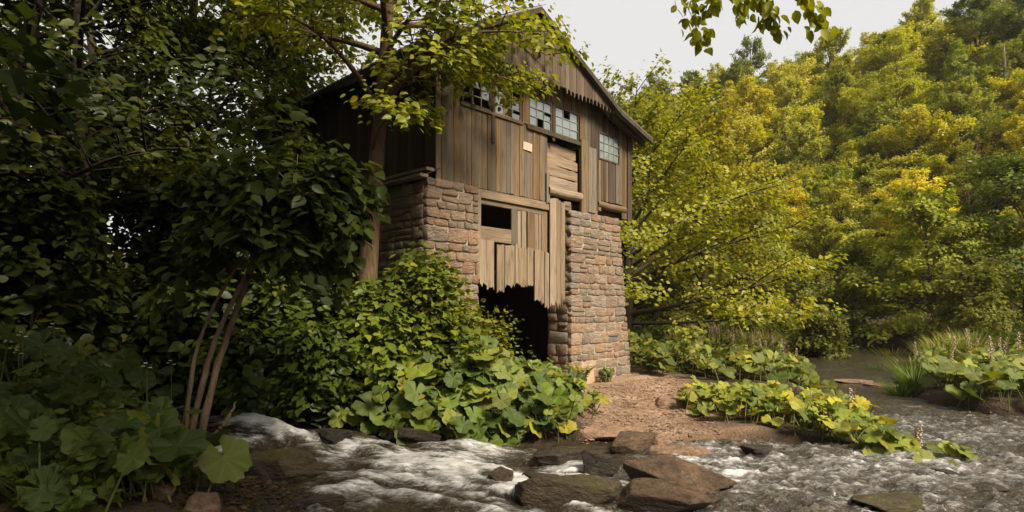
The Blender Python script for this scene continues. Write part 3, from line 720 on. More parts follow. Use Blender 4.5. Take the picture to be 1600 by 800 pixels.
def lay_stones(parent, P0, ua, na, w_of_z, z0, z1, seed, depth=.11, skip=None):
    r = rng(seed); z = z0
    while z < z1 - .04:
        hh = r.choice([.1, .13, .17, .21, .26], p=[.14, .24, .26, .22, .14]); hh = min(hh, z1 - z)
        if z1 - z - hh < .06: hh = z1 - z
        a, b = w_of_z(z + hh / 2); x = a
        while x < b - .02:
            w = r.uniform(.9, 2.5) * max(hh, .13); w = min(w, b - x)
            if b - x - w < .09: w = b - x
            parts = [(z, hh)]
            if hh > .2 and r.random() < .22: c_ = r.uniform(.35, .6); parts = [(z, hh * c_), (z + hh * c_, hh * (1 - c_))]
            for (q, h2) in parts:
                if skip and skip(x + w / 2, q + h2 / 2): continue
                j = r.uniform(-.008, .008); gap = .007
                ce = np.asarray(P0) + np.asarray(ua) * (x + w / 2) + Z3 * (q + h2 / 2 + j) + np.asarray(na) * r.uniform(.004, .024)
                rot = r.uniform(-.035, .035); ux = nrm(np.asarray(ua) + Z3 * rot); uz = nrm(Z3 - np.asarray(ua) * rot)
                put('stone', STV[r.integers(len(STV))], basis(ce, ux * r.choice([-1, 1]), uz, na, (max(w / 2 - gap, .02), max(h2 / 2 - gap * .9, .02), depth)), parent)
            x += w
        z += hh
def pier(corners_bot, corners_top, z0, z1, inset=.0):
    P = [B(*c, z0) for c in corners_bot] + [B(*c, z1) for c in corners_top]
    F = np.array([[3, 2, 1, 0], [4, 5, 6, 7], [0, 1, 5, 4], [1, 2, 6, 5], [2, 3, 7, 6], [3, 0, 4, 7]])
    n = 14; return put('stone_pier', mesh_np('stone_pier', np.array(P), F, False, None, (M_MORTAR,)), None, mill)
VV3 = np.array([*V2, 0])
# near pier at the corner
p1 = pier([(-.255, -.064), (.86, -.064), (.86, 1.7), (-.255, 1.7)], [(-.255, -.064), (.86, -.064), (.86, 1.7), (-.255, 1.7)], .3, 3.97)
lay_stones(p1, B(0, .03, 0), U3, N3, lambda z: (-.29, .88), .75, 4.03, 21)
lay_stones(p1, B(-.17, 0, 0), VV3, -U3, lambda z: (-.0, 1.7), 1.2, 3.98, 22)
# far pier with battered outer edge
def pw(z): return 3.535 + .06 * (3.95 - z) / 3.7 * .5, 5.36 + .52 * (3.95 - z) / 3.7
p2 = pier([(3.583, -.05), (5.86, -.05), (5.86, .58), (3.583, .58)], [(3.568, -.05), (5.31, -.05), (5.31, .58), (3.568, .58)], -.1, 3.9)
lay_stones(p2, B(0, .05, 0), U3, N3, pw, .2, 3.95, 24, skip=lambda x, z: x < 4.35 and z < .68)
lay_stones(p2, B(3.66, 0, 0), VV3, -U3, lambda z: (.03, .58), .3, 3.95, 25)
lay_stones(p2, B(0, .1, 0), U3, N3, lambda z: (3.36, 3.62), 3.9, 4.12, 27)
lay_stones(p2, B(0, .12, 0), U3, N3, lambda z: (4.36, 4.62), 3.93, 4.22, 28)
lay_stones(p2, B(5.6, .12, 0), VV3, U3, lambda z: (.0, .56), .3, 3.9, 29)
mb = MB(); P = np.array([B(x, t, z) for z, x1 in ((-.1, 4.42), (.66, 4.3)) for t in (-.09, .3) for x in (3.6, x1)])
put('render_patch', mesh_np('render_patch', P, BOXF, False, None, (M_PLASTER,)), None, p2)

# ------------------------------------------------------------------ foliage generators
LEAF2 = (np.array([(0, 0, 0), (.36, .42, .10), (0, 1, -.06), (-.36, .42, .10)]), np.array([(0, 1, 2), (0, 2, 3)]))
LEAF8 = (np.array([(0, 0, 0), (.24, .16, .05), (.33, .45, .07), (.2, .76, .02), (0, 1.02, -.14), (-.2, .76, .02), (-.33, .45, .07), (-.24, .16, .05), (0, .32, -.01), (0, .66, -.03)]),
         [np.array([(0, 1, 8), (3, 4, 9), (4, 5, 9), (7, 0, 8)]), np.array([(1, 2, 9, 8), (2, 3, 9, 9), (6, 7, 8, 9), (5, 6, 9, 9)])])
LEAF8[1][1] = LEAF8[1][1][[0, 2]]; LEAF8[1][0] = np.concatenate([LEAF8[1][0], [(2, 3, 9), (5, 6, 9)]])
LEAF4 = (np.array([(0, 0, 0), (.3, .24, .07), (.27, .62, .06), (0, 1.02, -.1), (-.27, .62, .06), (-.3, .24, .07)]), np.array([(0, 1, 2, 3), (0, 3, 4, 5)]))
def leaves_arrays(P, D, Nn, size, tmpl, r):
    """leaf blades: P base, D tip direction, Nn upper side"""
    D = nrm(D); X = nrm(np.cross(D, Nn)); Z = np.cross(X, D)
    tv, tf = tmpl; n = len(P); k = len(tv)
    sc = size[:, None, None]; wj = r.uniform(.85, 1.2, (n, 1, 1)); cj = r.uniform(.3, 1.6, (n, 1, 1))
    V = P[:, None] + sc * (tv[None, :, 0, None] * X[:, None] * wj + tv[None, :, 1, None] * D[:, None] + tv[None, :, 2, None] * Z[:, None] * cj)
    base = (np.arange(n) * k)
    Fs = [(base[:, None, None] + f[None]).reshape(-1, f.shape[1]) for f in (tf if isinstance(tf, list) else [tf])]
    return V.reshape(-1, 3), Fs, np.repeat(r.random(n), k)
def bezier(a, b, c, n):
    t = np.linspace(0, 1, n)[:, None]; return (1 - t) ** 2 * a + 2 * t * (1 - t) * b + t * t * c
def spray_points(line, r, n, width, flat=.35):
    """n points round a branch line, spread sideways more than vertically; also outward directions"""
    t = r.uniform(.12, 1.0, n) ** .8; i = np.clip(t * (len(line) - 1), 0, len(line) - 1.001); j = i.astype(int); fr = (i - j)[:, None]
    p = line[j] * (1 - fr) + line[j + 1] * fr; tan = nrm(line[j + 1] - line[j])
    side = nrm(np.cross(tan, [0, 0, 1.0]) + 1e-6); sgn = r.choice([-1, 1], n)[:, None]
    off = np.abs(r.normal(0, .55, n))[:, None] * width * (1.05 - .55 * t)[:, None]
    d = nrm(tan * .55 + side * sgn + np.array([0, 0, -.15]) + r.normal(0, .25, (n, 3)))
    p = p + side * sgn * off + tan * off * .5 + np.array([0, 0, 1.0]) * (r.normal(0, flat, n)[:, None] * width - off * .12)
    return p, d
def grow(seed, H, Rr, base=.25, limbs=26, subs=7, per=46, leaf=.17, trunk_r=None, lean=(0, 0), tmpl=LEAF2, extra=(), top=1.0, width=.32, droop=.2, up=.55, kt=8, sub_len=.45, gap=0.0, lit=1.0):
    """whole broadleaf tree: returns (trunk mesh builder, crown arrays). H height, Rr crown radius"""
    r = rng(seed); trunk_r = trunk_r or H * .018; wood = MB()
    tz = np.linspace(0, 1, 12)
    tl = np.stack([lean[0] * tz ** 1.5 + .02 * H * np.sin(tz * 5 + seed) * tz, lean[1] * tz ** 1.5 + .02 * H * np.cos(tz * 4 + seed) * tz, tz * H * .93], 1)
    tr = trunk_r * (1 - .82 * tz) * (1 + .5 * np.exp(-tz * 22)); wood.tube(tl, tr, kt)
    LP, LD, TW = [], [], []
    lines = []
    for i in range(limbs):
        t = (i + .5) / limbs; q = base + (1 - base) * t * .98
        az = i * 2.39996 + r.uniform(-.5, .5)
        ti = q * 11; j = min(int(ti), 10); p0 = tl[j] + (tl[j + 1] - tl[j]) * (ti - j)
        prof = math.sqrt(max(.06, 1 - (1.25 * t - .42) ** 2 * 1.15)) * (1 - .35 * max(0, t - .6)) * top
        ln = Rr * prof * r.uniform(.62, 1.22)
        el = (up - .25) + (.9 * t) + r.uniform(-.15, .15)
        d = np.array([math.cos(az) * math.cos(el), math.sin(az) * math.cos(el), math.sin(el)])
        mid = p0 + d * ln * .55; end = p0 + d * ln - np.array([0, 0, droop * ln * r.uniform(.5, 1.3)])
        lines.append((bezier(p0, mid, end, 7), trunk_r * .36 * (1 - .6 * t), ln))
    for P, rad in extra:
        P = np.asarray(P, float); lines.append((bezier(P[0], P[1], P[2], 9), rad, np.linalg.norm(P[2] - P[0])))
    for (ln_, rad, length) in lines:
        wood.tube(ln_, np.linspace(rad, rad * .18, len(ln_)), 5, cap=False)
        ns = max(3, int(subs * (.6 + .6 * length / Rr)))
        for kx in range(ns):
            tt = .22 + .78 * (kx + r.random()) / ns; i = tt * (len(ln_) - 1); j = min(int(i), len(ln_) - 2)
            p = ln_[j] + (ln_[j + 1] - ln_[j]) * (i - j); tan = nrm(ln_[j + 1] - ln_[j])
            side = nrm(np.cross(tan, [0, 0, 1.0])) * (1 if kx % 2 else -1)
            sl = length * sub_len * (1.1 - .7 * tt) * r.uniform(.6, 1.25) + .18
            d = nrm(tan * .7 + side * r.uniform(.5, 1.1) + np.array([0, 0, r.uniform(-.15, .45)]))
            e = p + d * sl - np.array([0, 0, droop * .5 * sl]); sb = bezier(p, p + d * sl * .55, e, 5)
            wood.tube(sb, np.linspace(rad * .3, rad * .06, 5), 3, cap=False)
            if gap and r.random() < gap: continue
            pp, dd = spray_points(sb, r, int(per * r.uniform(.6, 1.3)), width * (.6 + .5 * sl))
            LP.append(pp); LD.append(dd)
    P = np.concatenate(LP); D = np.concatenate(LD); n = len(P)
    zi = np.clip(P[:, 2] / (H * .93), 0, 1); ax_ = np.stack([np.interp(zi, tz, tl[:, 0]), np.interp(zi, tz, tl[:, 1])], 1)
    ow_ = np.zeros((n, 3)); ow_[:, :2] = (P[:, :2] - ax_) / Rr; on_ = np.linalg.norm(ow_, axis=1, keepdims=True); ow_ = ow_ / np.maximum(on_, .3)
    Nn = nrm(np.array([0, 0, .62]) + ow_ * .7 + r.normal(0, .4, (n, 3))); D = nrm(D + np.array([0, 0, -.25]))
    size = leaf * r.uniform(.45, 1.35, n)
    return wood, (P, D, Nn, size, tmpl, r)
def crown_mesh(arr, mat):
    V, F, rnd = leaves_arrays(*arr); return mesh_np('crown', V, F, True, {'rnd': rnd}, (mat,))
def plant_tree(name, trunk_me, crown_me, loc, rot, sc, col, label, cat='tree', group=None, crown_name='crown', trunk_name='trunk'):
    e = empty(name, loc); tag(e, label, cat, group)
    M = Matrix.Translation(Vector(loc)) @ Matrix.Rotation(rot, 4, 'Z') @ Matrix.Diagonal((*(sc if hasattr(sc, '__len__') else (sc,) * 3), 1))
    put(trunk_name, trunk_me, M, e); c = put(crown_name, crown_me, M, e, col)
    return e
def one_tree(name, loc, label, col, seed, cat='tree', group=None, mat=None, bark=None, names=('trunk', 'crown'), **kw):
    w, a = grow(seed, **kw); tm = w.mesh(names[0], bark or M_BARK, True); cm = crown_mesh(a, mat or M_LEAF)
    return plant_tree(name, tm, cm, loc, 0, 1, col, label, cat, group, names[1], names[0])

# ------------------------------------------------------------------ wooded hillside
ARCH = []
for i, kw in enumerate([
    dict(H=9.5, Rr=3.3, base=.22, limbs=30, subs=8, per=112, leaf=0.148),
    dict(H=9.5, Rr=3.0, base=.12, limbs=36, subs=8, per=98, leaf=0.141, up=.6),
    dict(H=8.5, Rr=3.6, base=.25, limbs=28, subs=9, per=105, leaf=0.148, droop=.28),
    dict(H=8.6, Rr=2.9, base=.1, limbs=34, subs=8, per=94, leaf=0.133, up=.5),
    dict(H=11.0, Rr=2.2, base=.15, limbs=40, subs=6, per=70, leaf=0.111, droop=.45, up=.7),   # birch-like
    dict(H=8.0, Rr=3.0, base=.1, limbs=30, subs=8, per=84, leaf=0.118, droop=.3),             # willow-like
    dict(H=10.0, Rr=3.4, base=.3, limbs=24, subs=8, per=70, leaf=0.163, gap=.1),
    dict(H=9.0, Rr=2.4, base=.3, limbs=22, subs=6, per=38, leaf=0.126, gap=.35, up=.9)]):    # thin, see-through
    w, a = grow(100 + i, **kw); ARCH.append((w.mesh('trunk', M_BARK_D if i not in (4, 7) else M_TWIG, True), crown_mesh(a, M_LEAF_FAR), kw['H'], kw['Rr']))
PAL = [('olive green', (.32, .31, .028)), ('yellow-green', (.44, .4, .026)), ('mid green', (.25, .27, .03)), ('deep green', (.15, .175, .022)), ('golden yellow', (.48, .38, .026)), ('pale green', (.4, .38, .06)), ('russet brown', (.25, .16, .045))]
PALP = [.30, .34, .17, .07, .02, .10, .0]
def ordw(n):
    ones = ['', 'first', 'second', 'third', 'fourth', 'fifth', 'sixth', 'seventh', 'eighth', 'ninth', 'tenth', 'eleventh', 'twelfth', 'thirteenth', 'fourteenth', 'fifteenth', 'sixteenth', 'seventeenth', 'eighteenth', 'nineteenth']
    if n < 20: return ones[n]
    tens = {2: 'twent', 3: 'thirt', 4: 'fort', 5: 'fift'}[n // 10]
    return tens + ('ieth' if n % 10 == 0 else 'y-' + ones[n % 10])
ORD = ['first', 'second', 'third', 'fourth', 'fifth', 'sixth', 'seventh', 'eighth', 'ninth', 'tenth', 'eleventh', 'twelfth', 'thirteenth', 'fourteenth', 'fifteenth', 'sixteenth', 'seventeenth', 'eighteenth', 'nineteenth', 'twentieth', 'twenty-first', 'twenty-second', 'twenty-third', 'twenty-fourth', 'twenty-fifth']
r = rng(77); rows = {}
for row in range(17):
    x = 2.0 + r.uniform(0, 2)
    while x < 90:
        fy = float(np.interp(x, FOOT[:, 0], FOOT[:, 1]))
        y = fy - 1.5 + row * 3.0 + r.uniform(-1.2, 1.2); xx = x + r.uniform(-.8, .8)
        px = 800 + FPX * xx / max(y, 1)
        if 965 < px < 1660 and 24 < y < 96: rows.setdefault(row, []).append((xx, y, px))
        x += (3.05 + .09 * row) * r.uniform(.8, 1.3)
ROWN = ['riverside', 'lowest', 'low', 'lower middle', 'middle', 'upper middle', 'high', 'higher', 'upper', 'uppermost', 'ridge', 'far ridge', 'last', 'farthest', 'rearmost', 'crest', 'skyline']
for row, lst in rows.items():
    lst.sort(key=lambda q: q[2])
    for i, (x, y, px) in enumerate(lst):
        ci = r.choice(len(PAL), p=PALP)
        ai = r.choice([0, 1, 2, 3, 4, 5, 6, 7], p=[.2, .15, .17, .16, .07, .1, .1, .05])
        if row == 0: ai = r.choice([5, 3, 2]); ci = r.choice([0, 1, 5, 2], p=[.35, .35, .15, .15])
        if px > 1500 and row > 2 and r.random() < .45: ci = r.choice([2, 3, 0])
        tm, cm, H, Rr = ARCH[ai]
        sc = r.uniform(.7, 1.12) * (.66 if row == 0 else (.85 if row < 3 else 1.0)) * (1.12 if row > 9 else 1)
        z = gz(x, y) - .25
        col = np.array(PAL[ci][1]) * r.uniform(.85, 1.2)
        plant_tree('hillside_tree', tm, cm, (x, y, z), r.uniform(0, 6.28), (sc * r.uniform(.9, 1.15), sc * r.uniform(.9, 1.15), sc), col,
                   f'{PAL[ci][0]} broadleaf tree, {ORD[min(i, 24)]} from the mill in the {ROWN[row]} row on the hill', 'tree', 'trees on the wooded hillside')

M_BARK_P = bark_mat('bark_pale', (.16, .13, .1), (.4, .34, .27), (5, 5, 1))
for (px, Y, H, lab, sd) in [(1586, 47, 10.5, 'tall thin pale-trunked tree nearest the picture edge on the hill', 331), (1545, 48, 10.0, 'pale-trunked half-bare tree second from the picture edge on the hill', 332), (1272, 52, 7.0, 'small half-bare tree with pale trunk in the middle of the hill', 333), (1372, 50, 7.5, 'half-bare forked tree with pale limbs high on the hill', 334), (1500, 40, 8.0, 'pale dead-topped tree low on the hill above the river bend', 335)]:
    x = (px - 800) / FPX * Y; w_, a_ = grow(sd, H=H, Rr=1.7, base=.35, limbs=18, subs=5, per=9, leaf=.2, gap=.4, up=1.0, trunk_r=.13)
    plant_tree('bare_tree', w_.mesh('trunk', M_BARK_P, True), crown_mesh(a_, M_LEAF_FAR), (x, Y - 1.5, gz(x, Y - 1.5) - .1), 0, 1, (.3, .25, .06), lab, 'tree', 'half-bare trees on the hill')
# spreading trees just behind the mill on the river side
def TL(x, y): return (x, y, gz(x, y) - .1)
b = TL(3.7, 19.0)
one_tree('spreading_tree', b, 'large yellow-green tree with long low dark limbs just behind the mill', (.29, .265, .02), 301, H=7.2, Rr=4.6, base=.16, limbs=36, subs=10, per=58, leaf=.145, bark=M_BARK_D, width=.3, trunk_r=.24,
         extra=[([(0, 0, 1.2), (2.2, -1.4, 1.6), (5.2, -2.0, 2.6)], .09), ([(0, 0, 2.2), (2.4, -1.2, 3.4), (5.0, -1.4, 3.9)], .08), ([(0, 0, 3.0), (2.0, -2.0, 4.6), (4.2, -2.0, 5.0)], .07), ([(0, 0, .9), (2.0, -2.0, .9), (4.4, -3.0, 1.4)], .06)])
b = TL(7.4, 23.0)
one_tree('spreading_tree', b, 'bushy olive tree left of the pale riverside willows, behind the seed-head patch', (.25, .235, .022), 302, H=8.6, Rr=3.6, base=.1, limbs=34, subs=9, per=52, leaf=.15, bark=M_BARK_D)
b = TL(3.4, 24.5)
one_tree('slender_tree', b, 'thin-topped tree rising above the mill roof corner against the sky', (.23, .235, .03), 303, H=8.8, Rr=2.6, base=.2, limbs=34, subs=8, per=40, leaf=.15, bark=M_BARK_D, gap=.25)
b = TL(10.4, 25.5)
one_tree('willow_bush', b, 'pale golden-green willow bush at the river bend', (.29, .285, .04), 304, cat='bush', H=6.4, Rr=2.4, base=.05, limbs=34, subs=8, per=46, leaf=.14, droop=.35, mat=M_LEAF_FAR, names=('stems', 'foliage'))
b = TL(18.5, 25.8)
one_tree('leaning_willow', b, 'layered green tree leaning over the far bend at the picture edge', (.2, .225, .024), 305, H=6.8, Rr=3.4, base=.05, limbs=36, subs=9, per=50, leaf=.17, droop=.3, mat=M_LEAF_FAR, lean=(-1.2, -1.0))
b = TL(21.0, 24.0)
one_tree('dark_tree', b, 'deep green tree at the picture edge beside the far river bank', (.12, .15, .02), 306, H=8.5, Rr=3.2, base=.1, limbs=38, subs=9, per=46, leaf=.18, mat=M_LEAF_FAR)
for (x, y, H, Rr, col, lab, sd) in [
    (13.0, 26.5, 3.0, 1.7, (.15, .15, .025), 'low pale bush on the far bank above the river bend', 311), (16.2, 28.0, 3.6, 1.9, (.12, .125, .02), 'rounded olive bush overhanging the far end of the river', 312),
    (8.8, 22.0, 2.4, 1.3, (.17, .165, .03), 'feathery yellow-green bush behind the pink seed heads', 313), (11.4, 21.9, 1.7, .95, (.16, .155, .025), 'small feathery bush beside the river bend', 314),
    (5.6, 23.0, 2.4, 1.6, (.09, .1, .016), 'dark low bush at the foot of the spreading tree', 315), (16.8, 21.5, 2.6, 1.4, (.15, .15, .02), 'arching willow shrub on the right bank beyond the leafy patch', 316), (19.5, 20.8, 1.5, 1.0, (.09, .115, .02), 'small round green bush on the right bank', 317)]:
    one_tree('riverside_bush', TL(x, y), lab, col, sd, cat='bush', group='bushes along the river', H=H, Rr=Rr, base=.04, limbs=26, subs=7, per=40, leaf=.13, up=.7, mat=M_LEAF_FAR, names=('stems', 'foliage'), trunk_r=.05)

# ------------------------------------------------------------------ trees and shrubs on the near bank
GL = (.13, .165, .02)
b = TL(-2.33, 9.35)
def rel(p): return np.array(p) - np.array(b)
one_tree('bank_tree', b, 'tree with lit brown trunk and bright leaves overhanging the mill gable', (.22, .225, .016), 401, H=10.5, Rr=3.0, base=.5, limbs=22, subs=11, per=52, leaf=.11, tmpl=LEAF8, trunk_r=.18, lean=(.55, -.2), kt=14, width=.3, bark=M_BARK,
         extra=[([rel((-2.15, 9.3, 5.2)), rel((-1.2, 8.7, 6.2)), rel((.35, 8.2, 5.7))], .05), ([rel((-2.15, 9.3, 4.8)), rel((-1.5, 8.5, 5.6)), rel((-.75, 8.2, 5.3))], .045), ([rel((-2.1, 9.3, 5.6)), rel((-1.5, 8.7, 6.6)), rel((-.75, 8.4, 6.3))], .05),
                ([rel((-2.15, 9.3, 5.0)), rel((-1.4, 8.9, 5.9)), rel((-.45, 8.5, 5.75))], .05), ([rel((-2.2, 9.3, 4.4)), rel((-1.9, 8.6, 4.9)), rel((-1.3, 8.3, 4.6))], .035), ([rel((-2.2, 9.3, 5.2)), rel((-2.8, 8.5, 6.2)), rel((-3.3, 7.8, 5.8))], .05)])
NEAR = dict(tmpl=LEAF4, bark=M_BARK_D, mat=M_LEAF)
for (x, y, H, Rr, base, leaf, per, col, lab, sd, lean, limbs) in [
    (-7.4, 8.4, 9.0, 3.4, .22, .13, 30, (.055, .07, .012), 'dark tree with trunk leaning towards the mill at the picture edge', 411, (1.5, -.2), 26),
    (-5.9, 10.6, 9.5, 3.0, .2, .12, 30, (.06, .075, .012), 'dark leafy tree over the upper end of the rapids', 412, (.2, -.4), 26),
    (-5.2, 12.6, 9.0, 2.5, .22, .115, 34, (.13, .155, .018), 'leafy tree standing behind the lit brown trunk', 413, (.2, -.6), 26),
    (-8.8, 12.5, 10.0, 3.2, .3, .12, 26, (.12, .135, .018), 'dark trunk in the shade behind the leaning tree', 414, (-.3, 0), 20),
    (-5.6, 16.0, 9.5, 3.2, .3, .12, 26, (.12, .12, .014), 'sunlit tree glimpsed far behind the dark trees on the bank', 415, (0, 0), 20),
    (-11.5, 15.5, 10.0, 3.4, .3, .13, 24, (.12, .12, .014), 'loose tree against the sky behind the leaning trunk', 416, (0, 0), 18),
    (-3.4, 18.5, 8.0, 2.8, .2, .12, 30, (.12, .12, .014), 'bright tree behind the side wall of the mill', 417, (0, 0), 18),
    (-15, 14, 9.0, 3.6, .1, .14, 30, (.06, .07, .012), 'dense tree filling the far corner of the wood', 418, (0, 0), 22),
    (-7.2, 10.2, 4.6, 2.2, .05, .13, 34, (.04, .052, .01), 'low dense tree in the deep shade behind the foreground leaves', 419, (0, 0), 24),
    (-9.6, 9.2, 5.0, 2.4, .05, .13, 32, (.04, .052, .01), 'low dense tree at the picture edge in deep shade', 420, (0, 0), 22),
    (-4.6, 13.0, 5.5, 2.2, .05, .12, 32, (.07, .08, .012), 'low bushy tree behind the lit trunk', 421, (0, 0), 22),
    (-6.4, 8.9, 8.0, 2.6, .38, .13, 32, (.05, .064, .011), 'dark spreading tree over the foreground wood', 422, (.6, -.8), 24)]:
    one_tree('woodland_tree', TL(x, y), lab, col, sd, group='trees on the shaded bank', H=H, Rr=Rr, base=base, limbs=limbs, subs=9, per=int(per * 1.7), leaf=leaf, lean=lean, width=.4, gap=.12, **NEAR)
# out-of-frame trees added beside and behind the viewpoint to darken the near bank
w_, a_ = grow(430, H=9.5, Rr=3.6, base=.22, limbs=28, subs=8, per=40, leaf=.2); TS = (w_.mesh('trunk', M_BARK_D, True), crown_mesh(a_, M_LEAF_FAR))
for i, (x, y, sc, lab) in enumerate([(-6.8, 3.4, 1.0, 'added shade tree on the bank beside the viewpoint'), (-4.2, -1.2, 1.1, 'added shade tree behind the viewpoint on the bank side'), (-10, 0.5, 1.1, 'added shade tree deeper in the wood behind the viewpoint'), (-10.5, 6.0, 1.05, 'added shade tree deeper in the wood level with the rapids'), (-.8, -5.5, 1.0, 'added shade tree directly behind the viewpoint')]):
    plant_tree('added_shade_tree', *TS, TL(x, y), i * 1.3, sc, (.06, .075, .013), lab, 'tree', 'trees added around the viewpoint for shade')
b = TL(1.4, -1.0)  # added tree, leaned forward so its unseen crown shades the foreground
one_tree('added_shade_tree', b, 'added tree close behind the viewpoint whose crown shades the foreground', (.06, .075, .013), 440, group='trees added around the viewpoint for shade', H=10.5, Rr=3.6, base=.56, limbs=24, subs=9, per=60, leaf=.2, lean=(-.4, 1.6), mat=M_LEAF_FAR, bark=M_BARK_D, droop=.05, up=.5)
# shrubs: (x, y, top above ground, radius, leaf, colour, per, label)
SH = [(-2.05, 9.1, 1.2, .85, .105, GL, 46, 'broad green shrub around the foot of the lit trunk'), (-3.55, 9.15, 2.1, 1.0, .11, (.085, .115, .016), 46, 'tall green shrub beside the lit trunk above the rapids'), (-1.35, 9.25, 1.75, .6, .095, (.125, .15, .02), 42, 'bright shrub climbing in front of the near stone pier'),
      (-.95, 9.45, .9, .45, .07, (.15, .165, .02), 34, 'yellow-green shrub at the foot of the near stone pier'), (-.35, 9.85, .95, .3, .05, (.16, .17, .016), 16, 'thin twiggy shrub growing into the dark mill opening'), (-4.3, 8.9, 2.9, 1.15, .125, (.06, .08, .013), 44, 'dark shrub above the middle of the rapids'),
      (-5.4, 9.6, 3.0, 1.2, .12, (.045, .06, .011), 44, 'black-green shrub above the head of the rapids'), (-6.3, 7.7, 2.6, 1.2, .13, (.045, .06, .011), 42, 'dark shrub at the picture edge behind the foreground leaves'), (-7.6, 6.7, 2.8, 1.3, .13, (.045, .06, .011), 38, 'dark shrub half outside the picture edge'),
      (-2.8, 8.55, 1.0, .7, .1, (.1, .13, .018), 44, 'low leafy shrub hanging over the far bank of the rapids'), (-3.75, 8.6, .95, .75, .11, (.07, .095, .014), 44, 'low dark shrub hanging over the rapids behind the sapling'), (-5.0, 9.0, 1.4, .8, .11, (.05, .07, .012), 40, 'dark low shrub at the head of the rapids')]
for i, (x, y, H, Rr, lf, col, per, lab) in enumerate(SH):
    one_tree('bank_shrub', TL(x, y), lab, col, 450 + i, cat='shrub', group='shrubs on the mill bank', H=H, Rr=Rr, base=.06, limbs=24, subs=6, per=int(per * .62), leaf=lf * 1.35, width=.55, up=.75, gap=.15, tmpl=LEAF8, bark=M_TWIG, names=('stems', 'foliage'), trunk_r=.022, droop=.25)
# multi-stemmed sapling in the foreground
bx_, by_ = -3.13, 5.8; bz_ = gz(bx_, by_) - .05; sp = empty('multi_stemmed_sapling', (bx_, by_, bz_))
tag(sp, 'sapling with three bare leaning stems on the near edge of the rapids', 'sapling')
rr_ = rng(470); LP, LD = [], []
for (x0, y0, p1, p2, rad) in [((-3.2), 5.85, (205 + 85, 600), (392, 415), .038), (-3.1, 5.75, (328, 600), (372, 470), .045), (-3.25, 5.9, (285, 560), (352, 445), .026), (-3.05, 5.8, (345, 655), (372, 628), .03)]:
    a0 = np.array([x0, y0, gz(x0, y0) - .05]); a1 = ray(*p1, 5.9); a2 = ray(*p2, 6.2 if rad > .03 else 6.1)
    if rad == .03: a2 = ray(*p2, 6.0)
    ln = bezier(a0, a1, a2, 10); end = a2 + nrm(a2 - a1) * .7 + np.array([.1, 0, .15])
    if rad != .03: ln = np.concatenate([ln, bezier(a2, a2 + (end - a2) * .5, end + np.array([.2, -.1, .2]), 6)[1:]])
    q_ = np.linspace(0, 1, 40); ln = np.stack([np.interp(q_, np.linspace(0, 1, len(ln)), ln[:, c_]) for c_ in range(3)], 1); ln[:, 0] += .02 * fbm(q_ * 5, rad * 900) * np.minimum(1, q_ * 8); ln[:, 1] += .02 * fbm(q_ * 5, rad * 700, 4.) * np.minimum(1, q_ * 8)
    m_ = MB(); m_.tube(ln, np.interp(q_, [0, .06, .7, 1], [rad * 1.5, rad * .9, rad * .6, rad * .25]) * (1 + .13 * fbm(q_ * 22, rad * 500)), 9); put('stem', m_.mesh('stem', M_TWIG, True), None, sp)
    if rad == .03: continue
    for q in range(20):
        t_ = rr_.uniform(.8, 1); p = ln[int(t_ * (len(ln) - 1))]; d = nrm(np.array([rr_.normal(0, 1), rr_.normal(0, .7), rr_.uniform(-.1, .7)])); l_ = rr_.uniform(.5, 1.15)
        sb = bezier(p, p + d * l_ * .6, p + d * l_ - np.array([0, 0, .25 * l_]), 6)
        m_ = MB(); m_.tube(sb, np.linspace(.008, .003, 6), 4); put('twig', m_.mesh('twig', M_TWIG, True), None, sp)
        pp, dd = spray_points(sb, rr_, 60, .3); LP.append(pp); LD.append(dd)
P_ = np.concatenate(LP); D_ = np.concatenate(LD); n_ = len(P_)
put('foliage', crown_mesh((P_, nrm(D_ + [0, 0, -.35]), nrm(np.array([0, -.15, 1.]) + rr_.normal(0, .4, (n_, 3))), .16 * rr_.uniform(.6, 1.2, n_), LEAF8, rr_), M_LEAF), None, sp, (.05, .066, .011))

# leafy branch hanging into the sky from a tree beside the viewpoint
bt = TL(4.6, -1.5); w_, a_ = grow(480, H=9.0, Rr=2.6, base=.62, limbs=18, subs=6, per=30, leaf=.12, trunk_r=.18)
P0_, D0_ = a_[0], a_[1]
ot = empty('overhanging_tree', bt); tag(ot, 'tree beside the viewpoint whose leafy branch tips hang into the sky', 'tree')
for (pts) in [[(4.6, -1.4, 5.4), (3.0, 2.8, 5.9), (1.75, 4.9, 4.55)], [(4.6, -1.4, 5.6), (3.6, 2.6, 6.0), (2.05, 4.9, 4.75)], [(4.6, -1.4, 5.0), (3.4, 2.2, 5.9), (2.5, 4.8, 4.5)]]:
    w_.tube(bezier(*[np.array(p) - np.array(bt) for p in pts], 12), np.linspace(.06, .006, 12), 6)
put('trunk', w_.mesh('trunk', M_BARK_D, True), Matrix.Translation(Vector(bt)), ot)
put('crown', crown_mesh(a_, M_LEAF), Matrix.Translation(Vector(bt)), ot, (.1, .12, .015))
OVL = []
for i in range(4):
    V_, F_, rd = leaves_arrays(np.zeros((1, 3)), np.array([[0, 1., 0]]), np.array([[0, 0, 1.]]), np.array([1.]), LEAF8, rng(490 + i)); OVL.append(mesh_np('leaf', V_, F_, True, {'rnd': np.full(len(V_), .35 + .15 * i)}, (M_LEAF,)))
ro = rng(495)
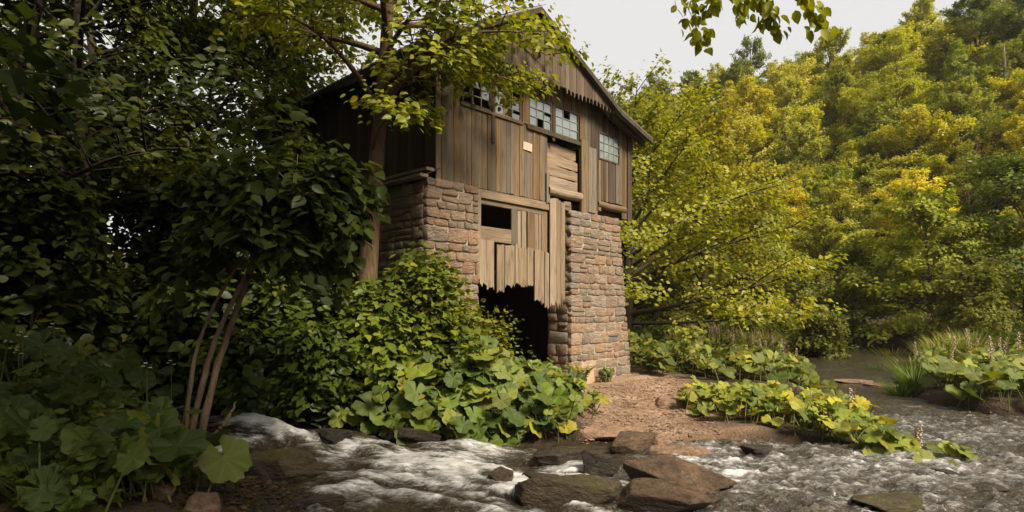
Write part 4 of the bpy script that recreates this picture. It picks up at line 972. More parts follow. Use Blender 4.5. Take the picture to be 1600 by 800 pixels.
for (pa, pb, n) in [((1052, -30), (1105, 82), 46), ((1120, -20), (1098, 30), 22), ((1165, -40), (1225, 60), 64), ((1200, -40), (1150, 40), 40), ((1230, -40), (1290, 62), 56), ((1075, -25), (1180, 12), 26), ((1180, -30), (1200, 40), 26)]:
    Yd = ro.uniform(4.6, 5.1)
    A, Bq = ray(*pa, Yd), ray(*pb, Yd + ro.uniform(-.2, .2)); ctl = (A + Bq) / 2 + np.array([0, 0, .06])
    tw = bezier(A, ctl, Bq, 8); m_ = MB(); m_.tube(tw, np.linspace(.005, .0018, 8), 4); put('twig', m_.mesh('twig', M_TWIG, True), None, ot)
    for q in range(n):
        t_ = ro.random() ** .7; p = tw[int(t_ * 7)] + ro.normal(0, .045, 3) * np.array([1, 1, .7]); d = nrm(nrm(Bq - A) * .5 + ro.normal(0, .55, 3) + np.array([0, 0, -.7]))
        nn = nrm(np.array([0, 0, .8]) + ro.normal(0, .6, 3)); X_ = nrm(np.cross(d, nn)); Z_ = np.cross(X_, d); s_ = ro.uniform(.065, .115)
        put('leaf', OVL[ro.integers(4)], basis(p, X_, d, Z_, (s_,) * 3), ot, (.26, .26, .018))

# ------------------------------------------------------------------ butterbur: big round leaves, each a part of its clump
def butter_leaf(seed):
    r = rng(seed); na, nr = 33, 5; V = [(0, 0, 0)]; rn = [.0]; vein = [1.0]
    th = np.linspace(.2, 2 * math.pi - .2, na) + math.pi / 2 * 3 - 0   # sinus towards -y
    ph = r.uniform(0, 6.28)
    for i in range(1, nr + 1):
        q = i / nr
        for j, a in enumerate(th):
            edge = 1 + .07 * math.sin(7 * a + ph) + .035 * math.sin(15 * a + 2 * ph) + (.03 if j % 2 else -.03) * (q > .9)
            k = abs(a - (math.pi / 2 * 3) - math.pi) / math.pi          # 0 at the tip, 1 at the sinus
            rad = q * edge * (1 - .18 * k + .05 * math.cos(2 * a))
            v = 1.0 if j % 4 == 0 else 0.0
            z = .16 * q * q - .30 * max(0, q - .55) ** 1.3 + (-.03 if v else .022) * q + .09 * q * q * math.sin(3 * a + ph) + .05 * q * math.sin(5 * a + 1.7 * ph)
            x, y = rad * math.cos(a), rad * math.sin(a)
            V.append((x, y + .12, z)); vein.append(v); rn.append(0)
    F3 = [(0, 1 + j, 2 + j) for j in range(na - 1)]; F4 = []
    for i in range(nr - 1):
        o = 1 + i * na
        F4 += [(o + j, o + na + j, o + na + j + 1, o + j + 1) for j in range(na - 1)]
    rv = r.uniform(.1, .85)
    return mesh_np('leaf', np.array(V), [np.array(F3), np.array(F4)], True, {'vein': np.array(vein), 'rnd': np.full(len(V), rv)}, (M_BUTTER,))
BL = [butter_leaf(600 + i) for i in range(9)]
def butterbur(label, spots, size, height, col, seed, face=(0, -.5), stalks=True, tilt=.5, name='butterbur_clump', group='butterbur clumps', jitter=.25):
    """spots (n,2) root positions; leaves face up and towards `face`"""
    r = rng(seed); spots = np.asarray(spots, float); zg = ground_z(spots[:, 0], spots[:, 1])
    c0 = spots.mean(0); e = empty(name, (c0[0], c0[1], gz(*c0))); tag(e, label, 'plant', group)
    mb = MB()
    for i, ((x, y), z) in enumerate(zip(spots, zg)):
        s_ = r.uniform(*size) * .5; h_ = r.uniform(*height)
        top = np.array([x + r.normal(0, jitter * h_), y + r.normal(0, jitter * h_), z + h_])
        nn = nrm(np.array([face[0] + r.normal(0, tilt), face[1] + r.normal(0, tilt), 1.0]))
        az = r.uniform(0, 6.28) if np.hypot(*face) < .2 else math.atan2(face[1], face[0]) + r.normal(0, .9)
        d = np.array([math.cos(az), math.sin(az), -.2]); d = nrm(d - nn * (d @ nn)); X_ = np.cross(d, nn)
        put('leaf', BL[r.integers(len(BL))], basis(top, X_, d, nn, (s_, s_ * r.uniform(.9, 1.1), s_ * r.uniform(.8, 1.5))), e, np.array(col) * r.uniform(.65, 1.25) * (np.array([r.uniform(.9, 1.2), 1, r.uniform(.8, 1.2)]) if r.random() > .07 else np.array([1.9, 1.35, .8])))
        root = np.array([x + r.normal(0, .04), y + r.normal(0, .04), z - .03])
        mb.tube(bezier(root, (root + top) / 2 + np.array([0, 0, .05 * h_]), top, 4), [.011, .009, .008, .006], 5, cap=False)
    if stalks: put('stalks', mb.mesh('stalks', M_GSTALK, True), None, e)['kind'] = 'stuff'
    return e
def in_poly(P, poly):
    x, y = P[:, 0], P[:, 1]; c = np.zeros(len(P), bool); n = len(poly)
    for i in range(n):
        (x1, y1), (x2, y2) = poly[i], poly[(i + 1) % n]
        c ^= ((y1 > y) != (y2 > y)) & (x < (x2 - x1) * (y - y1) / (y2 - y1 + 1e-9) + x1)
    return c
def scatter(poly, n, seed, mind=.0):
    r = rng(seed); p = np.array(poly); lo, hi = p.min(0), p.max(0); out_ = []; tries = 0
    while len(out_) < n and tries < 60:
        q = r.uniform(lo, hi, (n * 4, 2)); q = q[in_poly(q, poly)]
        for a in q:
            if len(out_) >= n: break
            if mind == 0 or not out_ or np.min(np.hypot(*(np.array(out_) - a).T)) > mind: out_.append(a)
        tries += 1
    return np.array(out_)
BC = (.105, .145, .028)
# sloping bank in front of the mill
butterbur('big-leaved butterbur hanging over the rapids below the lit trunk', scatter([(-2.7, 8.2), (-1.3, 7.75), (-1.2, 8.8), (-2.6, 9.0)], 95, 1, .08), (.2, .5), (.2, .6), (.095, .13, .024), 701, (-.05, -.75))
butterbur('big-leaved butterbur on the steep bank under the near stone pier', scatter([(-1.4, 7.75), (-.2, 7.95), (-.2, 9.4), (-1.3, 9.5)], 170, 2, .07), (.18, .46), (.2, .6), BC, 702, (.15, -.7))
butterbur('big-leaved butterbur sloping down in front of the dark mill opening', scatter([(-.3, 7.95), (.75, 8.2), (1.05, 9.3), (.85, 10.5), (.1, 9.65), (-.35, 9.5)], 190, 3, .07), (.14, .38), (.1, .45), (.115, .155, .03), 703, (.3, -.65))
butterbur('low butterbur spilling onto the gravel by the far pier', scatter([(.7, 8.5), (1.35, 9.0), (1.35, 9.9), (.9, 10.6), (.7, 9.6)], 30, 4, .08), (.16, .32), (.1, .3), (.125, .155, .02), 704, (.3, -.5))
# foreground, left
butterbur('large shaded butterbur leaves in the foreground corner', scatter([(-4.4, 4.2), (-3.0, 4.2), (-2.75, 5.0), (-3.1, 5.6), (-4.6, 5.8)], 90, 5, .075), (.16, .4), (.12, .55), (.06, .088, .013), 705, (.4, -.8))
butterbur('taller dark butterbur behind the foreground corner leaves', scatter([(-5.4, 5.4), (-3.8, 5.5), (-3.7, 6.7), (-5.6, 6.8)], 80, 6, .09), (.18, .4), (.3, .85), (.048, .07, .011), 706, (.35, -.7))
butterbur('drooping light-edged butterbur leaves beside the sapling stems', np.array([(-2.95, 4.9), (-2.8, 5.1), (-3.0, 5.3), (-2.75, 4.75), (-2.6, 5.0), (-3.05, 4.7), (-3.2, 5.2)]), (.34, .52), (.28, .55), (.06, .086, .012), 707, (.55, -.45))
# strip in the stream
strip = [(2.85, 9.7), (3.2, 9.25), (3.55, 9.15), (3.9, 8.5), (4.25, 8.15), (4.6, 7.5), (4.95, 7.45), (5.25, 7.05), (5.75, 7.35), (5.55, 8.1), (5.75, 8.8), (5.35, 9.6), (5.3, 10.4), (4.9, 11.1), (4.2, 10.9), (3.5, 11.3), (3.05, 10.6)]
for i, (a, b_, lab) in enumerate([(2.6, 3.75, 'yellow-green butterbur at the gravel end of the strip in the stream'), (3.75, 4.7, 'yellow-green butterbur in the middle of the strip in the stream'), (4.7, 5.9, 'yellow-green butterbur at the tip of the strip reaching into the stream')]):
    P_ = scatter(strip, 430, 10, .055); P_ = P_[(P_[:, 0] >= a) & (P_[:, 0] < b_)]
    butterbur(lab, P_, (.11, .32), (.08, .42), (.175, .205, .024), 710 + i, (.1, -.45), tilt=.42, group='butterbur strip in the stream')
# patch beyond the gravel
far = [(3.4, 14.0), (4.4, 12.9), (5.6, 12.6), (7.5, 13.9), (7.8, 16), (8.3, 19), (6, 21), (3.5, 20), (3.3, 16)]
for i, (a, b_, lab) in enumerate([(3, 5.2, 'green butterbur patch right behind the far pier'), (5.2, 8.6, 'green butterbur patch by the river bend below the seed heads')]):
    P_ = scatter(far, 560, 11, .09); P_ = P_[(P_[:, 0] >= a) & (P_[:, 0] < b_)]
    butterbur(lab, P_, (.22, .46), (.2, .55), (.125, .15, .026), 720 + i, (.0, -.4), group='butterbur beyond the gravel')
rp = [(8.1, 10.7), (9.2, 9.75), (11.5, 9.6), (12.5, 12.5), (12.6, 16), (10.5, 15), (9.4, 13.4), (8.6, 12.2)]
P_ = scatter(rp, 340, 12, .09)
butterbur('green butterbur patch on the right bank at the picture edge', P_[P_[:, 1] < 12.2], (.24, .46), (.2, .55), (.125, .155, .024), 730, (-.2, -.4), group='butterbur on the right bank')
butterbur('green butterbur patch further back on the right bank', P_[P_[:, 1] >= 12.2], (.24, .44), (.2, .55), (.125, .15, .024), 731, (-.2, -.4), group='butterbur on the right bank')
P_ = np.array([(x, gzz) for x, gzz in zip(rng(13).uniform(2.2, 2.5, 7), rng(14).uniform(11.9, 12.3, 7))])
butterbur('small pale plant at the foot of the far pier', np.array([B(4.5 + a, -.25 - b2, 0)[:2] for a, b2 in zip(rng(13).uniform(-.18, .18, 12), rng(14).uniform(-.08, .1, 12))]), (.12, .22), (.08, .32), (.15, .17, .06), 740, (0, -.4), group=None, name='small_plant')

# ------------------------------------------------------------------ seed-head stalks
def seed_mesh(seed, h):
    r = rng(seed); mb = MB(); mb.tube(bezier(np.zeros(3), np.array([.03, 0, h * .5]), np.array([r.normal(0, .05), r.normal(0, .05), h]), 6), np.linspace(.008, .004, 6), 4)
    st = mb.mesh('stalk', M_STALK, True); mb = MB(); n = 26
    for i in range(n):
        q = .5 + .5 * i / n; a = i * 2.4; d = .03 * (1.25 - q) * 1.3 + .004; c = np.array([d * math.cos(a), d * math.sin(a), h * q]); s_ = .013 * r.uniform(.6, 1.5)
        mb.add(c + s_ * np.array([(1, 0, 0), (-1, 0, 0), (0, 1, 0), (0, -1, 0), (0, 0, 1.3), (0, 0, -1.3)]), np.array([(0, 2, 4), (2, 1, 4), (1, 3, 4), (3, 0, 4), (2, 0, 5), (1, 2, 5), (3, 1, 5), (0, 3, 5)]))
    return st, mb.mesh('seed_head', M_SEED)
SDM = [seed_mesh(800 + i, h) for i, h in enumerate((.75, .9, 1.05, .85))]
r = rng(801)
def seed_stalk(x, y, lab, grp, sc=1.0):
    z = gz(x, y) - .02; e = empty('seed_stalk', (x, y, z)); tag(e, lab, 'plant', grp); s_, h_ = SDM[r.integers(4)]
    M = Matrix.Translation((x, y, z)) @ Matrix.Rotation(r.uniform(0, 6.28), 4, 'Z') @ Matrix.Rotation(abs(r.normal(0, .16)), 4, 'X') @ Matrix.Diagonal((1.2, 1.2, sc * r.uniform(.55, 1.15), 1)); put('stalk', s_, M, e); put('seed_head', h_, M, e)['kind'] = 'stuff'
for poly, n_, sd, md, lab, grp, sc in [([(6, 15.5), (7.7, 15.5), (8.6, 19), (6.5, 20.5), (5.5, 18)], 46, 20, .15, 'pinkish-tan seed stalk, {} from the mill in the far butterbur patch', 'seed heads in the far patch', 1.0),
                                       ([(9, 12), (11.5, 11.5), (13, 15), (14, 19), (11.5, 17), (9.3, 13.5)], 30, 21, .3, 'tan seed stalk, {} from the river on the right bank', 'seed heads on the right bank', 1.1)]:
    for i, (x, y) in enumerate(sorted(map(tuple, scatter(poly, n_, sd, md)), key=lambda q: q[0] / q[1])): seed_stalk(x, y, lab.format(ordw(i + 1)), grp, sc)
for (px, py, Y, lab) in [(1405, 690, 8.0, 'thin red stalk on the stream strip, left of a tilted one'), (1432, 690, 7.9, 'tilted red stalk near the tip of the stream strip'), (1330, 650, 9.0, 'red seed stalk above the middle of the stream strip'), (1278, 640, 9.4, 'red seed stalk above the stream strip nearest the gravel')]:
    seed_stalk((px - 800) / FPX * Y, Y, lab, 'stalks on the stream strip', .95)
# ------------------------------------------------------------------ grass tufts
M_BLADE = leaf_mat('grass_blade', .3, .03)
def tuft(seed, n, h, spread):
    r = rng(seed); a = r.uniform(0, 6.28, n); P = np.stack([np.cos(a), np.sin(a), np.zeros(n)], 1) * (r.random(n) ** .5 * spread * .45)[:, None]
    d = np.stack([np.cos(a) * .5, np.sin(a) * .5, np.ones(n)], 1) + r.normal(0, .15, (n, 3)); hh = h * r.uniform(.5, 1.1, n); V = []; F = []
    for i in range(n):
        s_ = nrm(np.array([-math.sin(a[i]), math.cos(a[i]), 0])) * .009
        for q in (0, .4, .75, 1.0):
            p = P[i] + nrm(d[i]) * hh[i] * q + np.array([math.cos(a[i]), math.sin(a[i]), -.55]) * hh[i] * .33 * q * q; w = (1 - q) ** .6
            V += [p + s_ * w, p - s_ * w]
        o = i * 8; F += [(o, o + 1, o + 3, o + 2), (o + 2, o + 3, o + 5, o + 4), (o + 4, o + 5, o + 7, o + 6)]
    return mesh_np('grass_tuft', np.array(V), np.array(F), True, {'rnd': np.repeat(r.random(n), 8)}, (M_BLADE,))
TF = [tuft(820 + i, 190, .6, .55) for i in range(3)]
for i, (x, y, sc, lab) in enumerate([(8.35, 12.6, 1.0, 'dark green sedge tuft at the stream corner of the right bank'), (8.85, 12.9, .95, 'dark green sedge tuft just behind the corner tuft on the right bank'), (11.0, 17.6, 1.1, 'bright sedge tuft standing in the river below the bend'), (12.6, 18.6, 1.0, 'sedge tuft on the small islet in the river'), (13.6, 18.9, 1.0, 'second sedge tuft on the small islet in the river'), (17.2, 20.6, 1.8, 'big rounded grass tuft on the right bank under the trees'),
    (8.1, 21.2, 1.6, 'tall feathery grass behind the pink seed heads'), (7.0, 21.6, 1.5, 'tall feathery grass at the foot of the bushy olive tree'), (9.4, 20.6, 1.4, 'tall grass tuft on the left side of the river bend'), (-3.55, 4.45, 1.0, 'narrow grass blades among the foreground corner leaves'), (5.9, 21.0, 1.3, 'grass tuft under the low limbs behind the mill'), (14.6, 22.6, 1.4, 'grass tuft on the far side of the river bend'), (15.2, 19.4, 1.5, 'wild grass tuft behind the right bank seed heads'), (11.6, 14.9, 1.2, 'grass tuft in the middle of the right bank')]):
    M = Matrix.Translation((x, y, gz(x, y) - .02)) @ Matrix.Rotation(i * 1.1, 4, 'Z') @ Matrix.Scale(sc, 4)
    tag(put('grass_tuft', TF[i % 3], M, None, (.075, .12, .016) if i < 6 else (.17, .165, .035)), lab, 'grass tuft', 'grass tufts')
for i, (x, y) in enumerate(sorted(map(tuple, scatter([(5.6, 17.5), (7.6, 16.6), (8.8, 19.5), (9.0, 22), (6.0, 22)], 14, 60, .5)), key=lambda q: q[0] / q[1])):
    M = Matrix.Translation((x, y, gz(x, y) - .02)) @ Matrix.Rotation(i * 2.1, 4, 'Z') @ Matrix.Diagonal((1.3, 1.3, 1.5 + .5 * (i % 3), 1))
    tag(put('reed_clump', TF[i % 3], M, None, (.3, .26, .1) if i % 2 else (.22, .22, .06)), f'pale feathery reed clump, {ordw(i + 1)} from the mill behind the far butterbur patch', 'reeds', 'reeds by the river bend')
for i, (x, y) in enumerate(sorted(map(tuple, scatter([(9.2, 13.5), (11.5, 14.5), (14, 17), (16, 21), (13.5, 20), (11.5, 16.8)], 12, 61, .6)), key=lambda q: q[0] / q[1])):
    M = Matrix.Translation((x, y, gz(x, y) - .02)) @ Matrix.Rotation(i * 1.7, 4, 'Z') @ Matrix.Diagonal((1.2, 1.2, 1.1 + .4 * (i % 3), 1))
    tag(put('reed_clump', TF[(i + 1) % 3], M, None, (.13, .17, .03) if i % 2 else (.24, .22, .06)), f'wild grass clump, {ordw(i + 1)} from the river on the right bank', 'reeds', 'grass clumps on the right bank')
# ------------------------------------------------------------------ small ferns and white flowers
fp, fd, fn, fs = [], [], [], []
rf = rng(830)
for a in np.linspace(.3, 5.9, 8):
    d0 = np.array([math.cos(a), math.sin(a), 0]); ln = bezier(np.zeros(3), d0 * .12 + np.array([0, 0, .32]), d0 * .38 + np.array([0, 0, .34]), 14); side = np.array([-math.sin(a), math.cos(a), 0])
    for i in range(2, 14):
        for sg_ in (-1, 1): fp.append(ln[i]); fd.append(side * sg_ + d0 * .4); fn.append(np.array([0, 0, 1.]) + rf.normal(0, .1, 3)); fs.append(.11 * (1 - (i / 14) ** 2 * .85))
FM = crown_mesh((np.array(fp), nrm(np.array(fd)), nrm(np.array(fn)), np.array(fs), LEAF2, rf), M_LEAF)
for (s_, off, sc, lab) in [(3.3, .55, 1.0, 'small yellow-green fern at the edge of the dark mill opening'), (3.55, .35, .8, 'smaller fern against the shaded side of the far pier')]:
    p = B(s_, -off, 0); tag(put('fern', FM, Matrix.Translation((p[0], p[1], gz(p[0], p[1]) + .12)) @ Matrix.Scale(sc, 4), None, (.17, .18, .02)), lab, 'fern')
mb = MB(); mb.tube(np.array([(0, 0, 0), (.01, 0, .35), (0, .02, .7)]), [.004, .003, .002], 4); STM = mb.mesh('stem', M_GSTALK)
mb = MB()
for q in range(5):
    c = np.array([math.cos(q * 1.257), math.sin(q * 1.257), 0]) * .014
    for (ox, oy, oz) in ((0, 0, .7), (.03, .02, .67), (-.03, .01, .68)): mb.add(c * .8 + np.array([ox, oy, oz]) + .008 * np.array([(1, 0, 0), (-1, 0, 0), (0, 1, 0), (0, -1, 0), (0, 0, .4), (0, 0, -.4)]), np.array([(0, 2, 4), (2, 1, 4), (1, 3, 4), (3, 0, 4), (2, 0, 5), (1, 2, 5), (3, 1, 5), (0, 3, 5)]))
PTM = mb.mesh('flower_head', M_PETAL)
rf = rng(840)
for i, (x, y) in enumerate(sorted(map(tuple, scatter([(-4.6, 4.8), (-3.2, 5.0), (-3.4, 6.3), (-5.0, 6.4)], 8, 30, .25)), key=lambda q: q[0] / q[1])):
    z = gz(x, y); e = empty('white_flower', (x, y, z)); tag(e, f'tiny white wildflower, {ordw(i + 1)} from the picture edge among the dark foreground butterbur', 'flower', 'white wildflowers in the foreground')
    M = Matrix.Translation((x, y, z)) @ Matrix.Diagonal((1, 1, rf.uniform(1.0, 1.55), 1)); put('stem', STM, M, e); put('flower_head', PTM, M, e)['kind'] = 'stuff'

# ------------------------------------------------------------------ rocks
def rock_mesh(name, dims, seed, mat, planes=8, rough=.045, lvl=5):
    r = rng(seed)
    bm_v, bm_f = ICO[lvl]; D = bm_v
    nrmz = nrm(np.concatenate([r.normal(0, 1, (planes, 3)), [[0, 0, 1], [0, 0, -1]]])); hh = np.concatenate([r.uniform(.5, .85, planes), [.6, .8]])
    dots = D @ nrmz.T; rad = np.min(np.where(dots > .05, hh / np.maximum(dots, .05), 9), 1); rad = np.minimum(rad, 1.25)
    V = D * rad[:, None]; q = V * 1.6 + seed * 3.1
    V = V * (1 + rough * fbm(q[:, 0], q[:, 1], q[:, 2], 5)[:, None] + rough * .5 * fbm(q[:, 0] * 1.2, q[:, 1] * 1.2, q[:, 2] * 7, 3)[:, None])
    return mesh_np(name, V * (np.array(dims) / 2), bm_f, True, None, (mat,))
import bmesh
ICO = {}
for lv in (2, 4, 5):
    bm = bmesh.new(); bmesh.ops.create_icosphere(bm, subdivisions=lv, radius=1.0); bm.verts.ensure_lookup_table()
    ICO[lv] = (np.array([v.co[:] for v in bm.verts]), np.array([[v.index for v in f.verts] for f in bm.faces])); bm.free()
def rock(label, px, py, wpx, hpx, depth, seed, mat, z=0.0, rot=0.0, tilt=(0, 0), sink=.35, name='rock', planes=8, group='rocks in the stream'):
    """px, py: where its visible foot centre stands; wpx, hpx: visible size in photo pixels"""
    Y = FPX * (CAM_H - z) / (py - HZ); x = (px - 800) / FPX * Y; w = wpx / FPX * Y; h = hpx / FPX * Y * .98
    me = rock_mesh(name, (w * 1.08, depth * 1.0, h * (1 + sink) * 1.35), seed, mat, planes)
    M = Matrix.Translation((x, Y + depth * .4, z + h * .5 - h * sink * .5)) @ Matrix.Rotation(rot, 4, 'Z') @ Matrix.Rotation(tilt[0], 4, 'X') @ Matrix.Rotation(tilt[1], 4, 'Y')
    return tag(put(name, me, M), label, 'rock', group)
rock('broad brown slab tilted in the rapids, behind the foremost slab', 1062, 768, 165, 44, .6, 901, M_ROCK, -.02, .1, (.12, .1))
rock('foremost flat-topped brown rock cut by the bottom of the picture', 1040, 812, 150, 46, .5, 902, M_ROCK, -.04, -.05, (.1, .05))
rock('rounded olive-brown mossy rock in the white water', 895, 800, 135, 52, .7, 903, M_ROCK_M, -.03, .3, (.1, .1))
rock('squared grey-brown block standing in the rapids below the gravel', 988, 712, 76, 30, .55, 904, M_ROCK, .0, .15, (0, -.05), planes=9)
rock('flat pale slab with wet sheen at the corner of the leafy bank', 942, 690, 92, 20, .6, 905, M_ROCK_P, .02, -.1, (.1, .12))
rock('pointed dark rock beside the broad tilted slab', 938, 752, 52, 42, .4, 906, M_ROCK_W, -.02, .6, (0, .3))
rock('small dark rock just upstream of the mossy rock', 845, 762, 48, 18, .35, 907, M_ROCK_W, 0, .2)
rock('thin wedge-shaped rock pointing out of the white water', 782, 756, 55, 18, .35, 908, M_ROCK, .02, .5, (0, -.35))
rock('dark wet rock awash between the bank and the pointed rock', 880, 728, 78, 20, .5, 909, M_ROCK_W, .0, .1)
rock('low grey slab awash downstream of the squared block', 1080, 714, 100, 14, .5, 910, M_ROCK_P, -.03, -.1)
rock('small orange-brown stone behind the squared block', 1040, 698, 32, 14, .25, 911, M_ROCK_P, 0)
rock('jagged dark rock alone in the rippled water', 1192, 716, 44, 18, .35, 912, M_ROCK_W, -.02, .3)
rock('submerged brown rock near the bottom of the rippled water', 1395, 800, 110, 16, .5, 913, M_ROCK_M, -.05, .2)
rock('small dark stone awash near the picture edge', 1555, 772, 48, 10, .3, 914, M_ROCK_W, -.03)
rock('small dark stone awash beside the leafy strip tip', 1490, 745, 36, 8, .25, 915, M_ROCK_W, -.03)
rock('moss-covered rock on the near edge of the rapids', 435, 752, 110, 42, .6, 916, M_ROCK_M, .1, .3, group='rocks on the near edge')
rock('dark wet rock under the moss-covered rock', 365, 758, 90, 34, .5, 917, M_ROCK_W, .12, .1, group='rocks on the near edge')
rock('pinkish stone under the foreground leaves, nearest the bottom edge', 300, 806, 62, 28, .3, 918, M_ROCK_P, .25, .1, group='rocks on the near edge')
rock('pinkish stone half hidden by the foreground leaves', 236, 790, 50, 36, .3, 919, M_ROCK_P, .3, .5, group='rocks on the near edge')
rock('dark brown stone in the litter at the bottom of the picture', 470, 806, 90, 24, .4, 920, M_ROCK_W, .0, .2, group='rocks on the near edge')
rock('dark rock splitting the head of the white water', 520, 690, 60, 18, .4, 921, M_ROCK_W, .22, .2)
rock('wet ledge under the overhanging leaves behind the rapids', 640, 690, 70, 20, .3, 922, M_ROCK_W, .16, -.1)
rock('flat layered slab on the gravel, nearest the pier', 1050, 640, 66, 18, .7, 924, M_ROCK_P, .13, .1, (0, .06), group='slabs on the gravel')
rock('narrow dark-edged slab on the gravel', 1015, 642, 50, 12, .4, 925, M_ROCK_P, .13, -.1, group='slabs on the gravel')
rock('thin slab at the waterline of the gravel', 1065, 684, 75, 8, .4, 926, M_ROCK_P, .03, .1, group='slabs on the gravel')
rock('flat slab between the gravel and the pale wet slab', 1000, 680, 60, 10, .4, 927, M_ROCK_P, .04, -.1, group='slabs on the gravel')
rock('pale flat stone lying in the river beyond the strip', 1345, 600, 60, 6, .5, 928, M_ROCK_P, .02, .1)
rock('brown stone bar in the river near the sedge tufts', 1385, 606, 70, 6, .5, 929, M_ROCK_P, .02, -.1)
# pebbles: far too many to count
r = rng(950); n = 5200
P_ = np.concatenate([scatter([(.9, 8.0), (3.0, 8.2), (3.6, 11.5), (4.0, 14), (2.9, 13.4), (1.5, 11.9), (1.2, 9.6)], 3600, 40), scatter([(-3, 5.0), (-1.2, 4.9), (-1.5, 6.0), (-2.8, 6.8), (-3.2, 6.0)], 2200, 41), scatter([(2, 7), (10, 6), (9, 10), (6.5, 12), (9, 16), (7, 13.5), (5.8, 9.5), (4, 8)], 700, 42)])
base, bf = ICO[2] if False else (np.array([(1, 0, 0), (-1, 0, 0), (0, 1, 0), (0, -1, 0), (0, 0, 1), (0, 0, -1), (.6, .6, .5), (-.6, .6, .5), (-.6, -.6, .5), (.6, -.6, .5)], float), np.array([(0, 6, 9), (0, 2, 6), (2, 7, 6), (2, 1, 7), (1, 8, 7), (1, 3, 8), (3, 9, 8), (3, 0, 9), (4, 9, 6), (4, 6, 7), (4, 7, 8), (4, 8, 9)]))
z_ = ground_z(P_[:, 0], P_[:, 1]); n = len(P_); s_ = np.exp(r.normal(-4.2, .5, n)); a = r.uniform(0, 6.28, n)
Vb = base[None] * np.stack([s_ * r.uniform(.8, 1.6, n), s_, s_ * r.uniform(.35, .7, n)], 1)[:, None]
Vr = np.stack([Vb[..., 0] * np.cos(a)[:, None] - Vb[..., 1] * np.sin(a)[:, None], Vb[..., 0] * np.sin(a)[:, None] + Vb[..., 1] * np.cos(a)[:, None], Vb[..., 2]], -1) + np.stack([P_[:, 0], P_[:, 1], z_ + s_ * .1], 1)[:, None]
left = P_[:, 0] < 0
for msk, mat, lab in ((~left, M_ROCK_P, 'small brown pebbles strewn over the gravel and the shallows'), (left, M_ROCK_W, 'dark wet pebbles and leaf litter on the near edge of the rapids')):
    k = int(msk.sum()); tag(put('pebbles', mesh_np('pebbles', Vr[msk].reshape(-1, 3), (np.arange(k)[:, None, None] * len(base) + bf[None]).reshape(-1, 3), False, None, (mat,))), lab, 'pebbles', kind='stuff')
# leaf litter and low ground cover on the shaded bank and the hill
r = rng(960)
P_ = np.concatenate([scatter([(-3.2, 4.6), (-1.4, 4.8), (-1.7, 5.9), (-3, 6.8), (-4, 6)], 900, 50), scatter([(-4.5, 8.6), (-1.2, 8.1), (.8, 8.5), (1, 10), (-4, 10.4)], 1200, 51)]); n = len(P_)
arr = (np.column_stack([P_, ground_z(P_[:, 0], P_[:, 1]) + .015]), np.column_stack([r.normal(0, 1, (n, 2)), np.zeros(n)]), nrm(np.array([0, 0, 1.]) + r.normal(0, .3, (n, 3))), r.uniform(.04, .09, n), LEAF2, r)
tag(put('leaf_litter', crown_mesh(arr, M_LEAF_FAR), None, None, (.11, .06, .03)), 'brown fallen leaves on the shaded ground by the rapids', 'leaf litter', kind='stuff')
def cover(lab, polys, n, lo, hi, sz, col, seed, mat=None, tm=LEAF2):
    r = rng(seed); P_ = np.concatenate([scatter(p, n, seed + i) for i, p in enumerate(polys)]); k = len(P_)
    z = ground_z(P_[:, 0], P_[:, 1]) + lo + (hi - lo) * r.random(k) * np.clip(.5 + fbm(P_[:, 0] * 1.5, P_[:, 1] * 1.5, 3.), .1, 1.3)
    d = np.column_stack([r.normal(0, 1, (k, 2)), r.uniform(-.2, .6, k)])
    arr = (np.column_stack([P_, z]), d, nrm(np.array([0, -.1, 1.]) + r.normal(0, .45, (k, 3))), r.uniform(*sz, k), tm, r)
    tag(put('undergrowth', crown_mesh(arr, mat or M_LEAF_FAR), None, None, col), lab, 'undergrowth', kind='stuff')
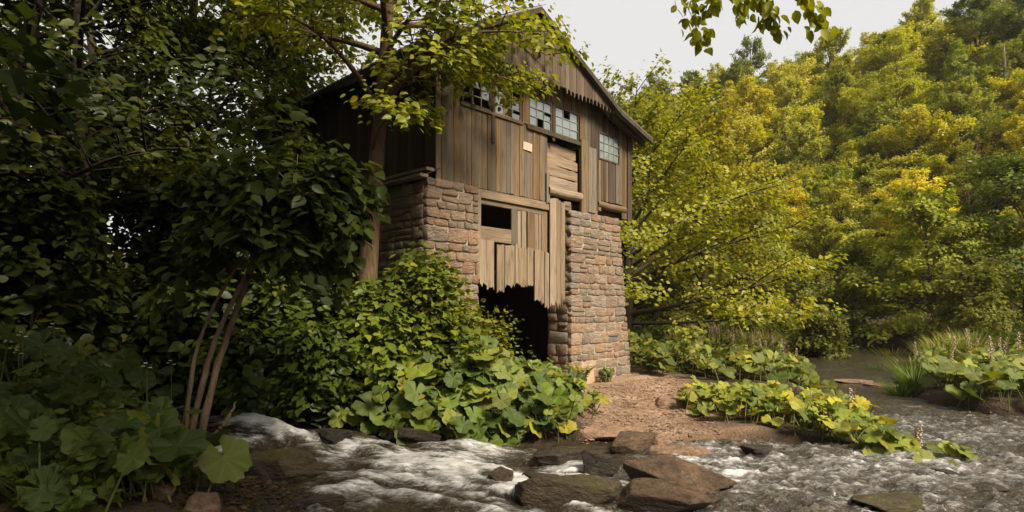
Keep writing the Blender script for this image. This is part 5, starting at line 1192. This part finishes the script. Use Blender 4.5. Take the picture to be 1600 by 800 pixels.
cover('low green undergrowth covering the wooded hillside floor', [[(2, 38), (12, 39), (25, 35), (45, 19), (75, 15), (85, 95), (5, 95)]], 40000, .05, 1.8, (.25, .5), (.12, .135, .02), 970)
cover('low green undergrowth under the trees of the mill bank', [[(-4.6, 8.8), (-.6, 8.3), (.4, 9.4), (-.5, 10.0), (-1.5, 9.7), (-4.5, 11)], [(-9, 6.5), (-4.8, 6.0), (-5.8, 8.3), (-8, 9)], [(-12, 10), (-5, 10), (-2.6, 12), (-5, 20), (-16, 20)]], 4200, .03, .75, (.07, .14), (.07, .092, .014), 975, M_LEAF, LEAF4)
cover('small mixed leaves growing between the butterbur on the mill bank', [[(-2.7, 8.25), (-.3, 8.0), (.7, 8.3), (1.1, 9.3), (.7, 10.8), (-.3, 9.9), (-2.4, 9.1)]], 3800, .05, .62, (.05, .13), (.14, .17, .022), 978, M_LEAF, LEAF4)
cover('nettles and small leaves between the foreground butterbur', [[(-5.2, 4.0), (-2.9, 4.0), (-2.75, 5.2), (-3.3, 6.1), (-5.5, 6.6)]], 2600, .05, .8, (.05, .1), (.055, .076, .012), 980, M_LEAF, LEAF4)
cover('low weeds and grasses on the river banks beyond the gravel', [[(2.8, 14.6), (4, 14), (7.2, 14.8), (8.2, 19), (9, 24), (3, 25)], [(8.8, 11), (12, 10.5), (20, 12), (22, 20), (14, 19.5), (10, 14.6)], [(10, 24), (14, 23.8), (17, 28), (10, 30)], [(3, 25), (10, 24), (30, 24), (30, 36), (4, 40)]], 9000, .02, .6, (.07, .15), (.13, .14, .025), 985)

# ------------------------------------------------------------------ thin damp air over the valley
hz = put('haze', mesh_np('haze', box_v((-530, -240, -3), (530, 760, 66)), BOXF, False, None, ()))
m, t, ns, L = mat_new('valley_air'); pv = ns.new('ShaderNodeVolumePrincipled'); pv.inputs['Color'].default_value = (.95, .93, .86, 1); pv.inputs['Density'].default_value = .0003
pv.inputs['Anisotropy'].default_value = .2
om = ns.new('ShaderNodeOutputMaterial'); L.new(pv.outputs[0], om.inputs['Volume']); hz.data.materials.append(m)
tag(hz, 'thin warm haze lying over the wooded valley', 'haze', kind='stuff')
